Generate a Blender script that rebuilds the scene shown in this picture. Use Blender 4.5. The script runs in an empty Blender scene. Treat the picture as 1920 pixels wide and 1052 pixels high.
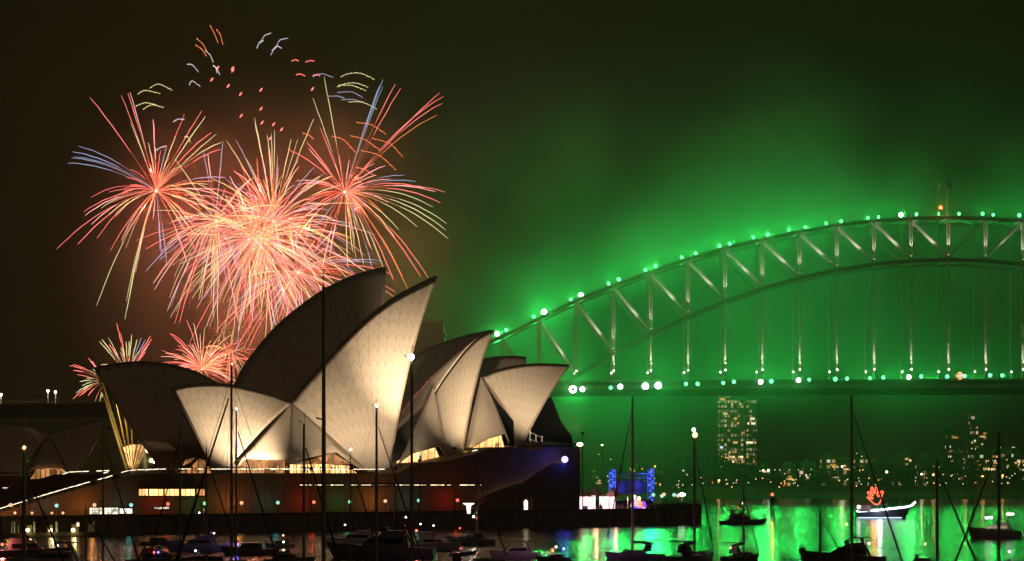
import bpy, bmesh, math, random
HAZE = 0.00017; GREEN = 2000.0; GREENB = 1000.0; UP = 20.0; WAVE = 0.45; SSTEP = 1.0; GLOBE = 1.0; FIRE = 0.55; SMK = .012; DSM = .013
from mathutils import Vector, Matrix
R = math.radians
scene = bpy.context.scene
col = scene.collection

# ------------------------------------------------------------------ camera, sky, added night fill light, exposure
FPX, CX, HY, EYE = 4900.0, 960.0, 885.0, 14.0          # focal length in photo pixels, centre column, horizon row, eye height in metres
cam_d = bpy.data.cameras.new('camera'); cam = bpy.data.objects.new('camera', cam_d); col.objects.link(cam)
cam.location = (0, 0, EYE); cam.rotation_euler = (R(90), 0, 0)
cam_d.sensor_width = 36; cam_d.lens = FPX / 1920 * 36
cam_d.shift_y = (HY - 526) / 1920
cam_d.clip_start = 1; cam_d.clip_end = 40000
scene.camera = cam

world = bpy.data.worlds.new('World'); scene.world = world; world.use_nodes = True
nt = world.node_tree; nt.nodes.clear()
sky = nt.nodes.new('ShaderNodeTexSky'); sky.sky_type = 'NISHITA'; sky.sun_disc = False
sky.sun_elevation = R(-6); sky.sun_rotation = R(250)
bg1 = nt.nodes.new('ShaderNodeBackground'); bg1.inputs[1].default_value = 0.004
bg2 = nt.nodes.new('ShaderNodeBackground'); bg2.inputs[0].default_value = (1.0, 0.27, 0.14, 1); bg2.inputs[1].default_value = 0.0034   # city glow on the low cloud
add = nt.nodes.new('ShaderNodeAddShader'); wo = nt.nodes.new('ShaderNodeOutputWorld')
nt.links.new(sky.outputs[0], bg1.inputs[0]); nt.links.new(bg1.outputs[0], add.inputs[0]); nt.links.new(bg2.outputs[0], add.inputs[1]); nt.links.new(add.outputs[0], wo.inputs[0])
ambient_fill_d = bpy.data.lights.new('ambient_fill', 'SUN'); ambient_fill_d.energy = 0.07; ambient_fill_d.angle = R(10); ambient_fill_d.color = (1, .66, .42)  # added ambient fill from the camera side, lifting masts, hulls and seawall
ambient_fill = bpy.data.objects.new('ambient_fill', ambient_fill_d); ambient_fill.rotation_euler = (R(66), 0, R(30)); col.objects.link(ambient_fill)

scene.view_settings.view_transform = 'Standard'; scene.view_settings.look = 'None'
scene.view_settings.exposure = 0; scene.view_settings.gamma = 1
cy = scene.cycles
cy.use_denoising = True; cy.max_bounces = 5; cy.diffuse_bounces = 1; cy.glossy_bounces = 2; cy.transmission_bounces = 3
cy.volume_bounces = 0; cy.transparent_max_bounces = 8; cy.use_light_tree = True
cy.sample_clamp_indirect = 1.5; cy.sample_clamp_direct = 0; cy.caustics_reflective = False; cy.caustics_refractive = False
cy.light_sampling_threshold = 0.002

# ------------------------------------------------------------------ helpers
rng = random.Random(7)
def P(px, py, Y):                         # a point of the place from its column, row and distance
    return Vector(((px - CX) / FPX * Y, Y, EYE - (py - HY) / FPX * Y))
def SC(Y): return FPX / Y                 # photo pixels per metre at distance Y

def nodes(name):
    m = bpy.data.materials.new(name); m.use_nodes = True
    t = m.node_tree; b = t.nodes['Principled BSDF']
    return m, t, b
def mat(name, c, rough=.6, metal=0., var=.18, scale=2.0, c2=None, bump=0., spec=.5):
    m, t, b = nodes(name); n = t.nodes; l = t.links
    tc = n.new('ShaderNodeTexCoord'); ns = n.new('ShaderNodeTexNoise'); ns.inputs['Scale'].default_value = scale; ns.inputs['Detail'].default_value = 5
    l.new(tc.outputs['Object'], ns.inputs['Vector'])
    mx = n.new('ShaderNodeMix'); mx.data_type = 'RGBA'
    c2 = c2 or tuple(min(1, x * (1 - 2 * var)) for x in c)
    mx.inputs[6].default_value = (*[min(1, x * (1 + var)) for x in c], 1); mx.inputs[7].default_value = (*c2, 1)
    l.new(ns.outputs['Fac'], mx.inputs[0]); l.new(mx.outputs[2], b.inputs['Base Color'])
    b.inputs['Roughness'].default_value = rough; b.inputs['Metallic'].default_value = metal
    b.inputs['Specular IOR Level'].default_value = spec
    if bump:
        bp = n.new('ShaderNodeBump'); bp.inputs['Strength'].default_value = bump; l.new(ns.outputs['Fac'], bp.inputs['Height']); l.new(bp.outputs[0], b.inputs['Normal'])
    return m
def glow(name, c, strength, sample=False):
    m, t, b = nodes(name)
    b.inputs['Base Color'].default_value = (*[x * .5 for x in c], 1)
    b.inputs['Emission Color'].default_value = (*c, 1); b.inputs['Emission Strength'].default_value = strength
    m.cycles.emission_sampling = 'AUTO' if sample else 'NONE'
    return m
def lit_glass(name, c, c2, strength, sx=.7, sz=.9, dark=.25):
    """a lit room behind glass: panels of different brightness, people and furniture as a fine pattern"""
    m, t, b = nodes(name); n = t.nodes; l = t.links
    tc = n.new('ShaderNodeTexCoord'); mp = n.new('ShaderNodeMapping'); mp.inputs['Scale'].default_value = (sx, sx, sz); l.new(tc.outputs['Object'], mp.inputs[0])
    vo = n.new('ShaderNodeTexVoronoi'); vo.feature = 'F1'; vo.inputs['Scale'].default_value = 1.0; vo.inputs['Randomness'].default_value = .6; l.new(mp.outputs[0], vo.inputs['Vector'])
    ns = n.new('ShaderNodeTexNoise'); ns.inputs['Scale'].default_value = 2.2; ns.inputs['Detail'].default_value = 4; l.new(mp.outputs[0], ns.inputs['Vector'])
    mx = n.new('ShaderNodeMix'); mx.data_type = 'RGBA'; mx.inputs[6].default_value = (*c, 1); mx.inputs[7].default_value = (*c2, 1)
    l.new(ns.outputs['Fac'], mx.inputs[0]); l.new(mx.outputs[2], b.inputs['Emission Color'])
    sp = n.new('ShaderNodeSeparateColor'); l.new(vo.outputs['Color'], sp.inputs[0])
    ma = n.new('ShaderNodeMath'); ma.operation = 'MULTIPLY_ADD'; ma.inputs[1].default_value = strength * (1 - dark) * 1.6; ma.inputs[2].default_value = strength * dark; l.new(sp.outputs[0], ma.inputs[0])
    l.new(ma.outputs[0], b.inputs['Emission Strength']); b.inputs['Base Color'].default_value = (.03, .02, .015, 1); b.inputs['Roughness'].default_value = .2
    m.cycles.emission_sampling = 'NONE'
    return m

class MB:
    def __init__(s): s.v = []; s.f = []; s.uv = {}; s.mi = []; s.cm = 0
    def _add(s, vs, fs):
        o = len(s.v); s.v += [tuple(v) for v in vs]; s.f += [tuple(i + o for i in f) for f in fs]; s.mi += [s.cm] * len(fs); return s
    def box(s, x0, x1, y0, y1, z0, z1, M=None):
        vs = [Vector((x, y, z)) for z in (z0, z1) for y in (y0, y1) for x in (x0, x1)]
        if M: vs = [M @ v for v in vs]
        return s._add(vs, [(0, 2, 3, 1), (4, 5, 7, 6), (0, 1, 5, 4), (2, 6, 7, 3), (0, 4, 6, 2), (1, 3, 7, 5)])
    def bar(s, a, b, w, d=None, up=Vector((0, 0, 1))):
        """square-section bar a->b, w along the sideways axis and d along the other"""
        a = Vector(a); b = Vector(b); d = d or w; t = (b - a).normalized()
        if abs(t.dot(up)) > .98: up = Vector((0, 1, 0))
        u = t.cross(up).normalized(); n = u.cross(t).normalized()
        vs = [p + u * (w / 2 * i) + n * (d / 2 * j) for p in (a, b) for i, j in ((-1, -1), (1, -1), (1, 1), (-1, 1))]
        return s._add(vs, [(0, 3, 2, 1), (4, 5, 6, 7), (0, 1, 5, 4), (1, 2, 6, 5), (2, 3, 7, 6), (3, 0, 4, 7)])
    def tube(s, pts, r, n=6, cap=True):
        pts = [Vector(p) for p in pts]; rs = r if isinstance(r, (list, tuple)) else [r] * len(pts); vs = []; fs = []
        ref = Vector((0, 0, 1))
        for i, p in enumerate(pts):
            t = (pts[min(i + 1, len(pts) - 1)] - pts[max(i - 1, 0)])
            t = t.normalized() if t.length > 1e-9 else Vector((0, 0, 1))
            if abs(t.dot(ref)) > .95: u = t.cross(Vector((0, 1, 0))).normalized()
            else: u = t.cross(ref).normalized()
            w = t.cross(u)
            for k in range(n):
                a = 2 * math.pi * k / n; vs.append(p + (u * math.cos(a) + w * math.sin(a)) * rs[i])
        for i in range(len(pts) - 1):
            for k in range(n):
                k2 = (k + 1) % n; fs.append((i * n + k, i * n + k2, (i + 1) * n + k2, (i + 1) * n + k))
        if cap: fs += [tuple(range(n))[::-1], tuple((len(pts) - 1) * n + k for k in range(n))]
        return s._add(vs, fs)
    def lathe(s, c, prof, n=12):
        c = Vector(c); vs = []; fs = []
        for r, z in prof:
            for k in range(n):
                a = 2 * math.pi * k / n; vs.append(c + Vector((r * math.cos(a), r * math.sin(a), z)))
        for i in range(len(prof) - 1):
            for k in range(n):
                k2 = (k + 1) % n; fs.append((i * n + k, i * n + k2, (i + 1) * n + k2, (i + 1) * n + k))
        fs += [tuple(range(n))[::-1], tuple((len(prof) - 1) * n + k for k in range(n))]
        return s._add(vs, fs)
    def ball(s, c, r, n=8, m=6, sq=(1, 1, 1)):
        prof = [(max(1e-3, r * math.sin(math.pi * i / m)), -r * math.cos(math.pi * i / m)) for i in range(m + 1)]
        o = len(s.v); s.lathe((0, 0, 0), prof, n); c = Vector(c)
        for i in range(o, len(s.v)): v = s.v[i]; s.v[i] = (c.x + v[0] * sq[0], c.y + v[1] * sq[1], c.z + v[2] * sq[2])
        return s
    def prism(s, poly, off):
        """closed polygon (3D points) swept by the vector off"""
        n = len(poly); off = Vector(off); vs = [Vector(p) for p in poly] + [Vector(p) + off for p in poly]
        return s._add(vs, [tuple(range(n)), tuple(range(2 * n - 1, n - 1, -1))] + [(i, i + n, (i + 1) % n + n, (i + 1) % n) for i in range(n)])
    def grid(s, rows):
        m = len(rows[0]); vs = [p for r in rows for p in r]; fs = []
        for i in range(len(rows) - 1):
            for j in range(m - 1): fs.append((i * m + j, i * m + j + 1, (i + 1) * m + j + 1, (i + 1) * m + j))
        return s._add(vs, fs)
    def build(s, name, material, parent=None, world=False, smooth=False, fix=True, uv=None):
        me = bpy.data.meshes.new(name); off = Vector((0, 0, 0))
        if parent is not None and world: off = WORLD(parent)
        me.from_pydata([(v[0] - off.x, v[1] - off.y, v[2] - off.z) for v in s.v], [], s.f)
        for m_ in (material if isinstance(material, (list, tuple)) else [material]): me.materials.append(m_)
        if len(me.materials) > 1: me.polygons.foreach_set('material_index', s.mi)
        if uv:
            lay = me.uv_layers.new(name='UVMap')
            for lp in me.loops: lay.data[lp.index].uv = uv[lp.vertex_index]
        if fix:
            bm = bmesh.new(); bm.from_mesh(me); bmesh.ops.recalc_face_normals(bm, faces=bm.faces); bm.to_mesh(me); bm.free()
        if smooth: me.polygons.foreach_set('use_smooth', [True] * len(me.polygons))
        o = bpy.data.objects.new(name, me); col.objects.link(o)
        if parent is not None: o.parent = parent
        return o
def WORLD(o):
    v = Vector(o.location)
    while o.parent: o = o.parent; v += Vector(o.location)
    return v
def tag(o, label=None, cat=None, group=None, kind=None):
    for k, v in (('label', label), ('category', cat), ('group', group), ('kind', kind)):
        if v: o[k] = v
    return o
def thing(name, label, cat, loc=(0, 0, 0), rz=0, group=None):
    o = bpy.data.objects.new(name, None); o.empty_display_size = .5; col.objects.link(o); o.location = loc; o.rotation_euler = (0, 0, rz)
    return tag(o, label, cat, group)
def copy_tree(o, loc, rz=0, label=None, scale=None):
    def cp(a, par):
        c = a.copy(); col.objects.link(c)
        if par is not None: c.parent = par
        for ch in list(a.children): cp(ch, c)
        return c
    c = cp(o, None); c.location = loc; c.rotation_euler = (0, 0, rz)
    if label: c['label'] = label
    if scale: c.scale = (scale,) * 3
    return c
def lamp(kind, loc, power, c, radius=.3, aim=None, angle=60, blend=.4, parent=None, name='bulb_light'):
    d = bpy.data.lights.new(name, kind); d.energy = power; d.color = c; d.shadow_soft_size = radius
    o = bpy.data.objects.new(name, d); col.objects.link(o); o.location = loc
    if parent is not None: o.parent = parent; o.location = Vector(loc) - WORLD(parent)
    if kind == 'SPOT':
        d.spot_size = R(angle); d.spot_blend = blend
        o.rotation_euler = (Vector(aim) - Vector(loc)).to_track_quat('-Z', 'Y').to_euler()
    return o
_o = 'first second third fourth fifth sixth seventh eighth ninth tenth eleventh twelfth thirteenth fourteenth fifteenth sixteenth seventeenth eighteenth nineteenth'.split()
ORD = _o + [x for t_ in ('twent', 'thirt', 'fort', 'fift', 'sixt', 'sevent', 'eight', 'ninet') for x in [t_ + 'ieth'] + [t_ + 'y ' + d_ for d_ in _o[:9]]]

# the opera house frame: u runs along the halls (to the right and away), lat across them (towards the camera), measured from the seawall
TH = R(40); P0 = Vector((-45.8, 623.0, 0)); UA = Vector((math.cos(TH), math.sin(TH), 0)); UL = Vector((math.sin(TH), -math.cos(TH), 0))
def A(u, lat, z): return P0 + UA * u + UL * lat + Vector((0, 0, z))
def H(px, py, lat):
    """the point seen at column px, row py on the upright plane lat metres in front of the seawall line"""
    dx = (px - CX) / FPX; t = (lat + P0.dot(UL)) / (dx * UL.x + UL.y); return P(px, py, t)
def HU(px, lat): return (H(px, 885, lat) - P0).dot(UA)

# shared materials
M = {}
M['steel'] = mat('bridge_steel', (.17, .17, .15), .55, .2, .2, .4)
M['steel_pale'] = mat('pale_painted_steel', (.42, .43, .40), .5, 0, .2, 1.)
M['granite'] = mat('granite_blocks', (.11, .10, .085), .8, 0, .25, .3, bump=.3)
M['concrete'] = mat('brown_precast_concrete', (.16, .105, .075), .75, 0, .2, .25, bump=.15)
M['seawall'] = mat('seawall_stone', (.22, .18, .12), .85, 0, .35, .3, bump=.4)
M['paving'] = mat('promenade_paving', (.20, .16, .13), .7, 0, .15, .5)
M['dark'] = mat('dark_gunmetal', (.02, .02, .022), .5, 0, .2, 3)
M['hullwhite'] = mat('white_gelcoat', (.6, .58, .55), .25, 0, .12, .8)
M['hulldark'] = mat('navy_gelcoat', (.20, .19, .20), .25, 0, .2, .8)
M['hullmid'] = mat('grey_gelcoat', (.48, .45, .43), .3, 0, .2, .8)
M['canvas'] = mat('dark_canvas', (.07, .07, .09), .85, 0, .2, 6)
M['alu'] = mat('anodised_mast', (.45, .40, .33), .4, .3, .15, 3)
M['alulit'] = mat('pale_mast', (.5, .5, .5), .4, .3, .15, 3)
M['smoked'] = mat('smoked_window', (.01, .012, .014), .08, 0, .1, 3)
M['timber'] = mat('pier_timber', (.12, .09, .06), .85, 0, .3, 2)
M['skin'] = mat('skin', (.35, .22, .16), .6); M['cloth'] = mat('dark_clothing', (.02, .02, .025), .9, 0, .3, 8); M['cloth2'] = mat('brown_clothing', (.10, .05, .03), .9, 0, .3, 8)
# ------------------------------------------------------------------ setting: haze, water, far land
hz = MB().box(-3000, 3000, -60, 4200, -2.2, 420)
m = bpy.data.materials.new('night_haze'); m.use_nodes = True; t = m.node_tree; t.nodes.clear()
pv = t.nodes.new('ShaderNodeVolumePrincipled'); pv.inputs['Color'].default_value = (.82, .84, .80, 1); pv.inputs['Density'].default_value = HAZE; pv.inputs['Anisotropy'].default_value = .0
ou = t.nodes.new('ShaderNodeOutputMaterial'); t.links.new(pv.outputs[0], ou.inputs['Volume'])
tag(hz.build('haze', m), kind='stuff')

m, t, b = nodes('harbour_water'); n = t.nodes; l = t.links
b.inputs['Base Color'].default_value = (.004, .008, .007, 1); b.inputs['IOR'].default_value = 1.33
tc = n.new('ShaderNodeTexCoord')
def wave(scale, sx, sy, det, w):
    mp = n.new('ShaderNodeMapping'); mp.inputs['Scale'].default_value = (sx, sy, 1); l.new(tc.outputs['Object'], mp.inputs[0])
    ns = n.new('ShaderNodeTexNoise'); ns.inputs['Scale'].default_value = scale; ns.inputs['Detail'].default_value = det; l.new(mp.outputs[0], ns.inputs['Vector'])
    ma = n.new('ShaderNodeMath'); ma.operation = 'MULTIPLY'; ma.inputs[1].default_value = w; l.new(ns.outputs['Fac'], ma.inputs[0]); return ma
w1 = wave(.6, 1, 1.6, 4, .4); w2 = wave(.05, .25, 1.2, 2, 1.1); ad = n.new('ShaderNodeMath'); l.new(w1.outputs[0], ad.inputs[0]); l.new(w2.outputs[0], ad.inputs[1])
bp = n.new('ShaderNodeBump'); bp.inputs['Strength'].default_value = 1; bp.inputs['Distance'].default_value = WAVE; l.new(ad.outputs[0], bp.inputs['Height']); l.new(bp.outputs[0], b.inputs['Normal'])
mp = n.new('ShaderNodeMapping'); mp.inputs['Scale'].default_value = (.003, .03, 1); l.new(tc.outputs['Object'], mp.inputs[0])
ns = n.new('ShaderNodeTexNoise'); ns.inputs['Scale'].default_value = 1.5; ns.inputs['Detail'].default_value = 3; l.new(mp.outputs[0], ns.inputs['Vector'])
mr = n.new('ShaderNodeMapRange'); mr.inputs[1].default_value = .3; mr.inputs[2].default_value = .7; mr.inputs[3].default_value = .07; mr.inputs[4].default_value = .17; l.new(ns.outputs['Fac'], mr.inputs[0]); l.new(mr.outputs[0], b.inputs['Roughness'])
wt = MB(); wt._add([(-2900, -50, 0), (2900, -50, 0), (2900, 4100, 0), (-2900, 4100, 0)], [(0, 1, 2, 3)])
tag(wt.build('water', m, fix=False), kind='structure')
sb = MB(); sb._add([(-2900, -50, -1.2), (2900, -50, -1.2), (2900, 4100, -1.2), (-2900, 4100, -1.2)], [(0, 1, 2, 3)])
tag(sb.build('ground', mat('harbour_bed', (.03, .028, .02), .9), fix=False), kind='structure')

# far shore: low headlands rising to a ridge
SH = 1372.0
def ridge(x):
    px = CX + x / SH * FPX
    return 9 + 5 * math.sin(px * .006 + 1) + 4 * math.sin(px * .019) + (6 if px > 1480 else 0) + max(0, 14 - abs(px - 1300) * .09)
rows = []
xs = [-420 + i * 12 for i in range(90)]
for k in range(9):
    y = SH + (0, 1.5, 12, 40, 90, 160, 260, 420, 700)[k]
    rows.append([Vector((x * (1 + k * .06), y, (-.8, 1.6, 2.6)[k] if k < 3 else 2.6 + ridge(x) * (k - 2) / 6 * (1 + .12 * math.sin(x * .07 + k * 2)))) for x in xs])
tg = MB().grid(rows)
tag(tg.build('headland', mat('shore_scrub', (.05, .055, .03), .9, 0, .4, .05, bump=.4), smooth=True, fix=False), kind='structure')
# drifting firework smoke, thickest around the lit bridge and behind the sails
def smoke(name, c, rad, dens, colr, nscale=.012, lo=.42, step=14):
    bm_ = MB().ball((0, 0, 0), 1, 20, 12)
    m = bpy.data.materials.new(name + '_volume'); m.use_nodes = True; t = m.node_tree; n = t.nodes; l = t.links; n.clear()
    g = n.new('ShaderNodeTexCoord'); ln = n.new('ShaderNodeVectorMath'); ln.operation = 'LENGTH'; l.new(g.outputs['Object'], ln.inputs[0])
    r1 = n.new('ShaderNodeMapRange'); r1.inputs[1].default_value = 1; r1.inputs[2].default_value = .15; r1.interpolation_type = 'SMOOTHSTEP'; l.new(ln.outputs['Value'], r1.inputs[0])
    ge = n.new('ShaderNodeNewGeometry'); ns = n.new('ShaderNodeTexNoise'); ns.inputs['Scale'].default_value = nscale; ns.inputs['Detail'].default_value = 2; l.new(ge.outputs['Position'], ns.inputs['Vector'])
    r2 = n.new('ShaderNodeMapRange'); r2.inputs[1].default_value = lo; r2.inputs[2].default_value = .7; r2.inputs[3].default_value = .12; l.new(ns.outputs['Fac'], r2.inputs[0])
    mu = n.new('ShaderNodeMath'); mu.operation = 'MULTIPLY'; l.new(r1.outputs[0], mu.inputs[0]); l.new(r2.outputs[0], mu.inputs[1])
    m2 = n.new('ShaderNodeMath'); m2.operation = 'MULTIPLY'; m2.inputs[1].default_value = dens; l.new(mu.outputs[0], m2.inputs[0])
    pv = n.new('ShaderNodeVolumePrincipled'); pv.inputs['Color'].default_value = (*colr, 1); l.new(m2.outputs[0], pv.inputs['Density'])
    ou = n.new('ShaderNodeOutputMaterial'); l.new(pv.outputs[0], ou.inputs['Volume']); m.cycles.volume_step_rate = step
    o = bm_.build(name, m, smooth=True); o.location = c; o.scale = rad
    return tag(o, kind='stuff')
smoke('smoke', (95, 1294, 108), (350, 90, 148), DSM, (.8, .8, .8), step=SSTEP)
# ------------------------------------------------------------------ the steel arch bridge
YB, YW = 1262.0, 1292.0                       # near and far truss
SB = SC(YB)
def interp(tab, x):
    if x <= tab[0][0]: return tab[0][1] + (x - tab[0][0]) * (tab[1][1] - tab[0][1]) / (tab[1][0] - tab[0][0])
    for (x0, y0), (x1, y1) in zip(tab, tab[1:]):
        if x <= x1: return y0 + (y1 - y0) * (x - x0) / (x1 - x0)
    return tab[-1][1]
TOP = [(799, 694), (868, 662), (943, 631), (1013, 596), (1083, 562), (1153, 535), (1222, 509), (1292, 485), (1361, 465), (1431, 449), (1501, 434), (1570, 422), (1640, 414), (1709, 410), (1778, 408)]
def zof(py): return EYE + (HY - py) / SB
def xof(px): return (px - CX) / SB
XC = xof(1778); PAN = 17.96
def z_top(k): return zof(interp(TOP, 1778 - abs(k) * PAN * SB))
def z_bot(k): d = abs(k) * PAN; return zof(487) - .00173 * d * d
z_deck = lambda x: 57.6 - 1.6 * min(1.6, abs(x - XC) / 250) ** 2
br = thing('arch_bridge', 'large steel truss arch bridge lit green with long road deck across the harbour', 'bridge', (XC, YB, 0))
KS = range(-14, 15)
for Y, side in ((YB, 'near'), (YW, 'far')):
    for nm, zf, dp in (('top_chord', z_top, 1.5), ('bottom_chord', z_bot, 1.6)):
        c = MB()
        for k in range(-14, 14):
            a = Vector((XC + k * PAN, Y, zf(k))); b_ = Vector((XC + (k + 1) * PAN, Y, zf(k + 1)))
            c.bar(a + Vector((0, 0, dp * .5)), b_ + Vector((0, 0, dp * .5)), .9, .35); c.bar(a - Vector((0, 0, dp * .5)), b_ - Vector((0, 0, dp * .5)), .9, .35)
            nn = 8
            for q in range(nn):                # lattice between the flanges
                p = a.lerp(b_, q / nn); r_ = a.lerp(b_, (q + 1) / nn); sg = dp * .5 * (1 if q % 2 else -1)
                c.bar(p + Vector((0, -.3, sg)), r_ + Vector((0, -.3, -sg)), .12, .12)
            c.bar(a + Vector((0, .25, 0)), b_ + Vector((0, .25, 0)), .1, dp * .9 if nm == 'bottom_chord' else dp * .55)
        o = c.build(nm, M['steel'], br, world=True)
    for k in KS:
        x = XC + k * PAN; zt, zb = z_top(k), z_bot(k); v = MB()
        w = 1.25
        for sx in (-w / 2, w / 2): v.bar((x + sx, Y, zb), (x + sx, Y, zt), .32, .7)
        nz = max(2, int((zt - zb) / 1.6))
        for q in range(nz):
            z0 = zb + (zt - zb) * q / nz; z1 = zb + (zt - zb) * (q + 1) / nz; s_ = 1 if q % 2 else -1
            v.bar((x - w / 2 * s_, Y - .2, z0), (x + w / 2 * s_, Y - .2, z1), .3, .14)
        v.bar((x, Y + .2, zb), (x, Y + .2, zt), .5, .1)
        v.build('vertical', M['steel_pale'], br, world=True)
        if k != 0:
            s = 1 if k > 0 else -1; xk = x - s * PAN      # diagonal from the outer top down to the inner bottom
            d = MB(); a = Vector((x, Y, zt - 1)); b_ = Vector((xk, Y, z_bot(k - s) + 1))
            for q in (-.45, .45): d.bar(a + Vector((q, 0, q)), b_ + Vector((q * .8, 0, q * .8)), .42, .24)
            d.bar(a + Vector((0, .2, 0)), b_ + Vector((0, .2, 0)), .1, .6)
            d.build('diagonal', M['steel_pale'], br, world=True)
        if z_bot(k) > z_deck(x) + 3:
            h_ = MB(); zd = z_deck(x)
            h_.bar((x, Y, zd), (x, Y, zb - 1), .6, .35); h_.bar((x - .45, Y, zd), (x - .45, Y, zb - 1), .12, .7); h_.bar((x + .45, Y, zd), (x + .45, Y, zb - 1), .12, .7)
            q = zd + 9
            while q < zb - 4: h_.bar((x, Y, q), (x, Y, q + .6), 1.5, .9); q += 9
            h_.build('hanger', M['steel_pale'], br, world=True)
cb = MB()                                      # sway bracing between the two trusses
for k in range(-14, 14):
    x0, x1 = XC + k * PAN, XC + (k + 1) * PAN
    for zf in (z_top, z_bot):
        cb.bar((x0, YB, zf(k)), (x1, YW, zf(k + 1)), .4, .4); cb.bar((x0, YW, zf(k)), (x1, YB, zf(k + 1)), .4, .4); cb.bar((x0, YB, zf(k)), (x0, YW, zf(k)), .5, .5)
cb.build('sway_bracing', M['steel'], br, world=True)
for Y in (YB, YW):                               # hand rail and walkway on the top chord
    rl = MB()
    for k in range(-14, 14):
        a = Vector((XC + k * PAN, Y, z_top(k) + 2)); b_ = Vector((XC + (k + 1) * PAN, Y, z_top(k + 1) + 2)); rl.bar(a, b_, .08, .08)
        for q in range(6): p = a.lerp(b_, q / 6); rl.bar(p, p - Vector((0, 0, 1.2)), .07, .07)
    rl.build('walkway_rail', M['steel_pale'], br, world=True)
dk = MB(); X0, X1 = XC - 262, XC + 300
N = 60
for i in range(N):
    a, b_ = X0 + (X1 - X0) * i / N, X0 + (X1 - X0) * (i + 1) / N; za, zb_ = z_deck(a), z_deck(b_)
    for (y0, y1, t0, t1) in ((YB - 9, YW + 9, -1.2, 0.0), (YB - 9, YB - 8.4, -3.4, 1.0), (YB - .4, YB + .4, -5.6, -1.2), (YW - .4, YW + .4, -5.6, -1.2)):
        dk._add([(a, y0, za + t0), (b_, y0, zb_ + t0), (b_, y1, zb_ + t0), (a, y1, za + t0), (a, y0, za + t1), (b_, y0, zb_ + t1), (b_, y1, zb_ + t1), (a, y1, za + t1)],
                [(0, 3, 2, 1), (4, 5, 6, 7), (0, 1, 5, 4), (1, 2, 6, 5), (2, 3, 7, 6), (3, 0, 4, 7)])
    dk.bar(((a + b_) / 2, YB - 8, za - 2.4), ((a + b_) / 2, YW + 8, za - 2.4), .5, 1.6)
    dk.bar((a, YB - .9, za - 5.4), (b_, YB - .9, zb_ - 1.4) if i % 2 else (b_, YB - .9, zb_ - 3.), .25, .25)
dk.build('deck', M['steel'], br, world=True)
fn = MB()
for i in range(int((X1 - X0) / 2.4)):
    x = X0 + i * 2.4; z = z_deck(x); fn.bar((x, YB - 8.7, z + 1.), (x, YB - 8.7, z + 3.4), .09, .09)
for i in range(N):
    a, b_ = X0 + (X1 - X0) * i / N, X0 + (X1 - X0) * (i + 1) / N
    for dz in (3.4, 2.2): fn.bar((a, YB - 8.7, z_deck(a) + dz), (b_, YB - 8.7, z_deck(b_) + dz), .1, .1)
fn.build('parapet_fence', M['steel'], br, world=True)
# granite pylons at the south end
for Y, dx in ((YB - 8, 0), (YW + 8, -1.5)):
    py = MB(); xr = xof(835) + dx; xl = xr - 17; zt = zof(606)
    def fr(z0, z1, i0, i1):
        py._add([(xl + i0, Y - 8 + i0, z0), (xr - i0, Y - 8 + i0, z0), (xr - i0, Y + 8 - i0, z0), (xl + i0, Y + 8 - i0, z0), (xl + i1, Y - 8 + i1, z1), (xr - i1, Y - 8 + i1, z1), (xr - i1, Y + 8 - i1, z1), (xl + i1, Y + 8 - i1, z1)],
                [(0, 3, 2, 1), (4, 5, 6, 7), (0, 1, 5, 4), (1, 2, 6, 5), (2, 3, 7, 6), (3, 0, 4, 7)])
    fr(-1, 55, -2.2, -.6); fr(55, zt - 7, -.2, .1); fr(zt - 7, zt - 5.6, -.6, -.6); fr(zt - 5.6, zt - 1, .3, .5); fr(zt - 1, zt, .1, .1)
    py.build('pylon', M['granite'], br, world=True)
# flag poles and beacon at the crown
def flag(px, pt, pb, label, base, cant, w, h):
    x = xof(px); Y = YB + 3; f = thing('flag', label, 'flag', (x, Y, zof(pb)), 0)
    MB().tube([(0, 0, 0), (0, 0, (pb - pt) / SB)], [.16, .07], 6).build('pole', M['steel_pale'], f)
    z1 = (pb - pt) / SB - .3
    rws = []
    for i in range(9):
        s = i / 8; rws.append([Vector((.1 + w * s * .8, .5 * math.sin(s * 7), z1 - j / 4 * h - s * s * h * .55)) for j in range(5)])
    g = MB().grid(rws); c = g.build('cloth', base, f, fix=False); sd = c.modifiers.new('s', 'SOLIDIFY'); sd.thickness = .03
    if cant:
        k = MB()
        for (ax, az, bx, bz) in ((.15, .1, 1.35, 1.1), (.15, 1.1, 1.35, .1), (.75, 0, .75, 1.2), (.15, .6, 1.35, .6)): k.bar((ax, -.35, z1 - az - .2), (bx, -.35, z1 - bz - .5), .12, .05)
        for (ax, az) in ((.8, 1.9), (2.0, 1.0), (2.3, 2.0), (1.9, 2.8)): k.ball((ax, -.6, z1 - az - .4), .16, 5, 4)
        k.build('emblem', M['hullwhite'], f)
flag(1777, 333, 406, 'tall flagpole flying a blue ensign flag with white stars at the crown of the arch', mat('flag_blue', (.02, .05, .35), .8), True, 3.0, 3.6)
flag(1760, 341, 406, 'shorter flagpole with a small pale flag just left of the blue flag', mat('flag_white', (.5, .45, .45), .8), False, 1.8, 2.2)
M['redlamp'] = glow('red_lamp_glass', (1, .06, .02), 14)
bc = thing('beacon', 'red aircraft warning beacon on the crown of the arch beside the flagpoles', 'beacon', (xof(1763), YB - 1, z_top(0) + .8))
MB().lathe((0, 0, 0), [(.4, 0), (.3, 2.6), (.6, 2.7), (.6, 3.0)], 8).build('post', M['dark'], bc); MB().ball((0, 0, 3.9), .9, 10, 6).build('lens', M['redlamp'], bc)
lamp('POINT', (xof(1763), YB - 3, z_top(0) + 4.8), 2500, (1, .08, .03), .5, parent=bc)

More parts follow.
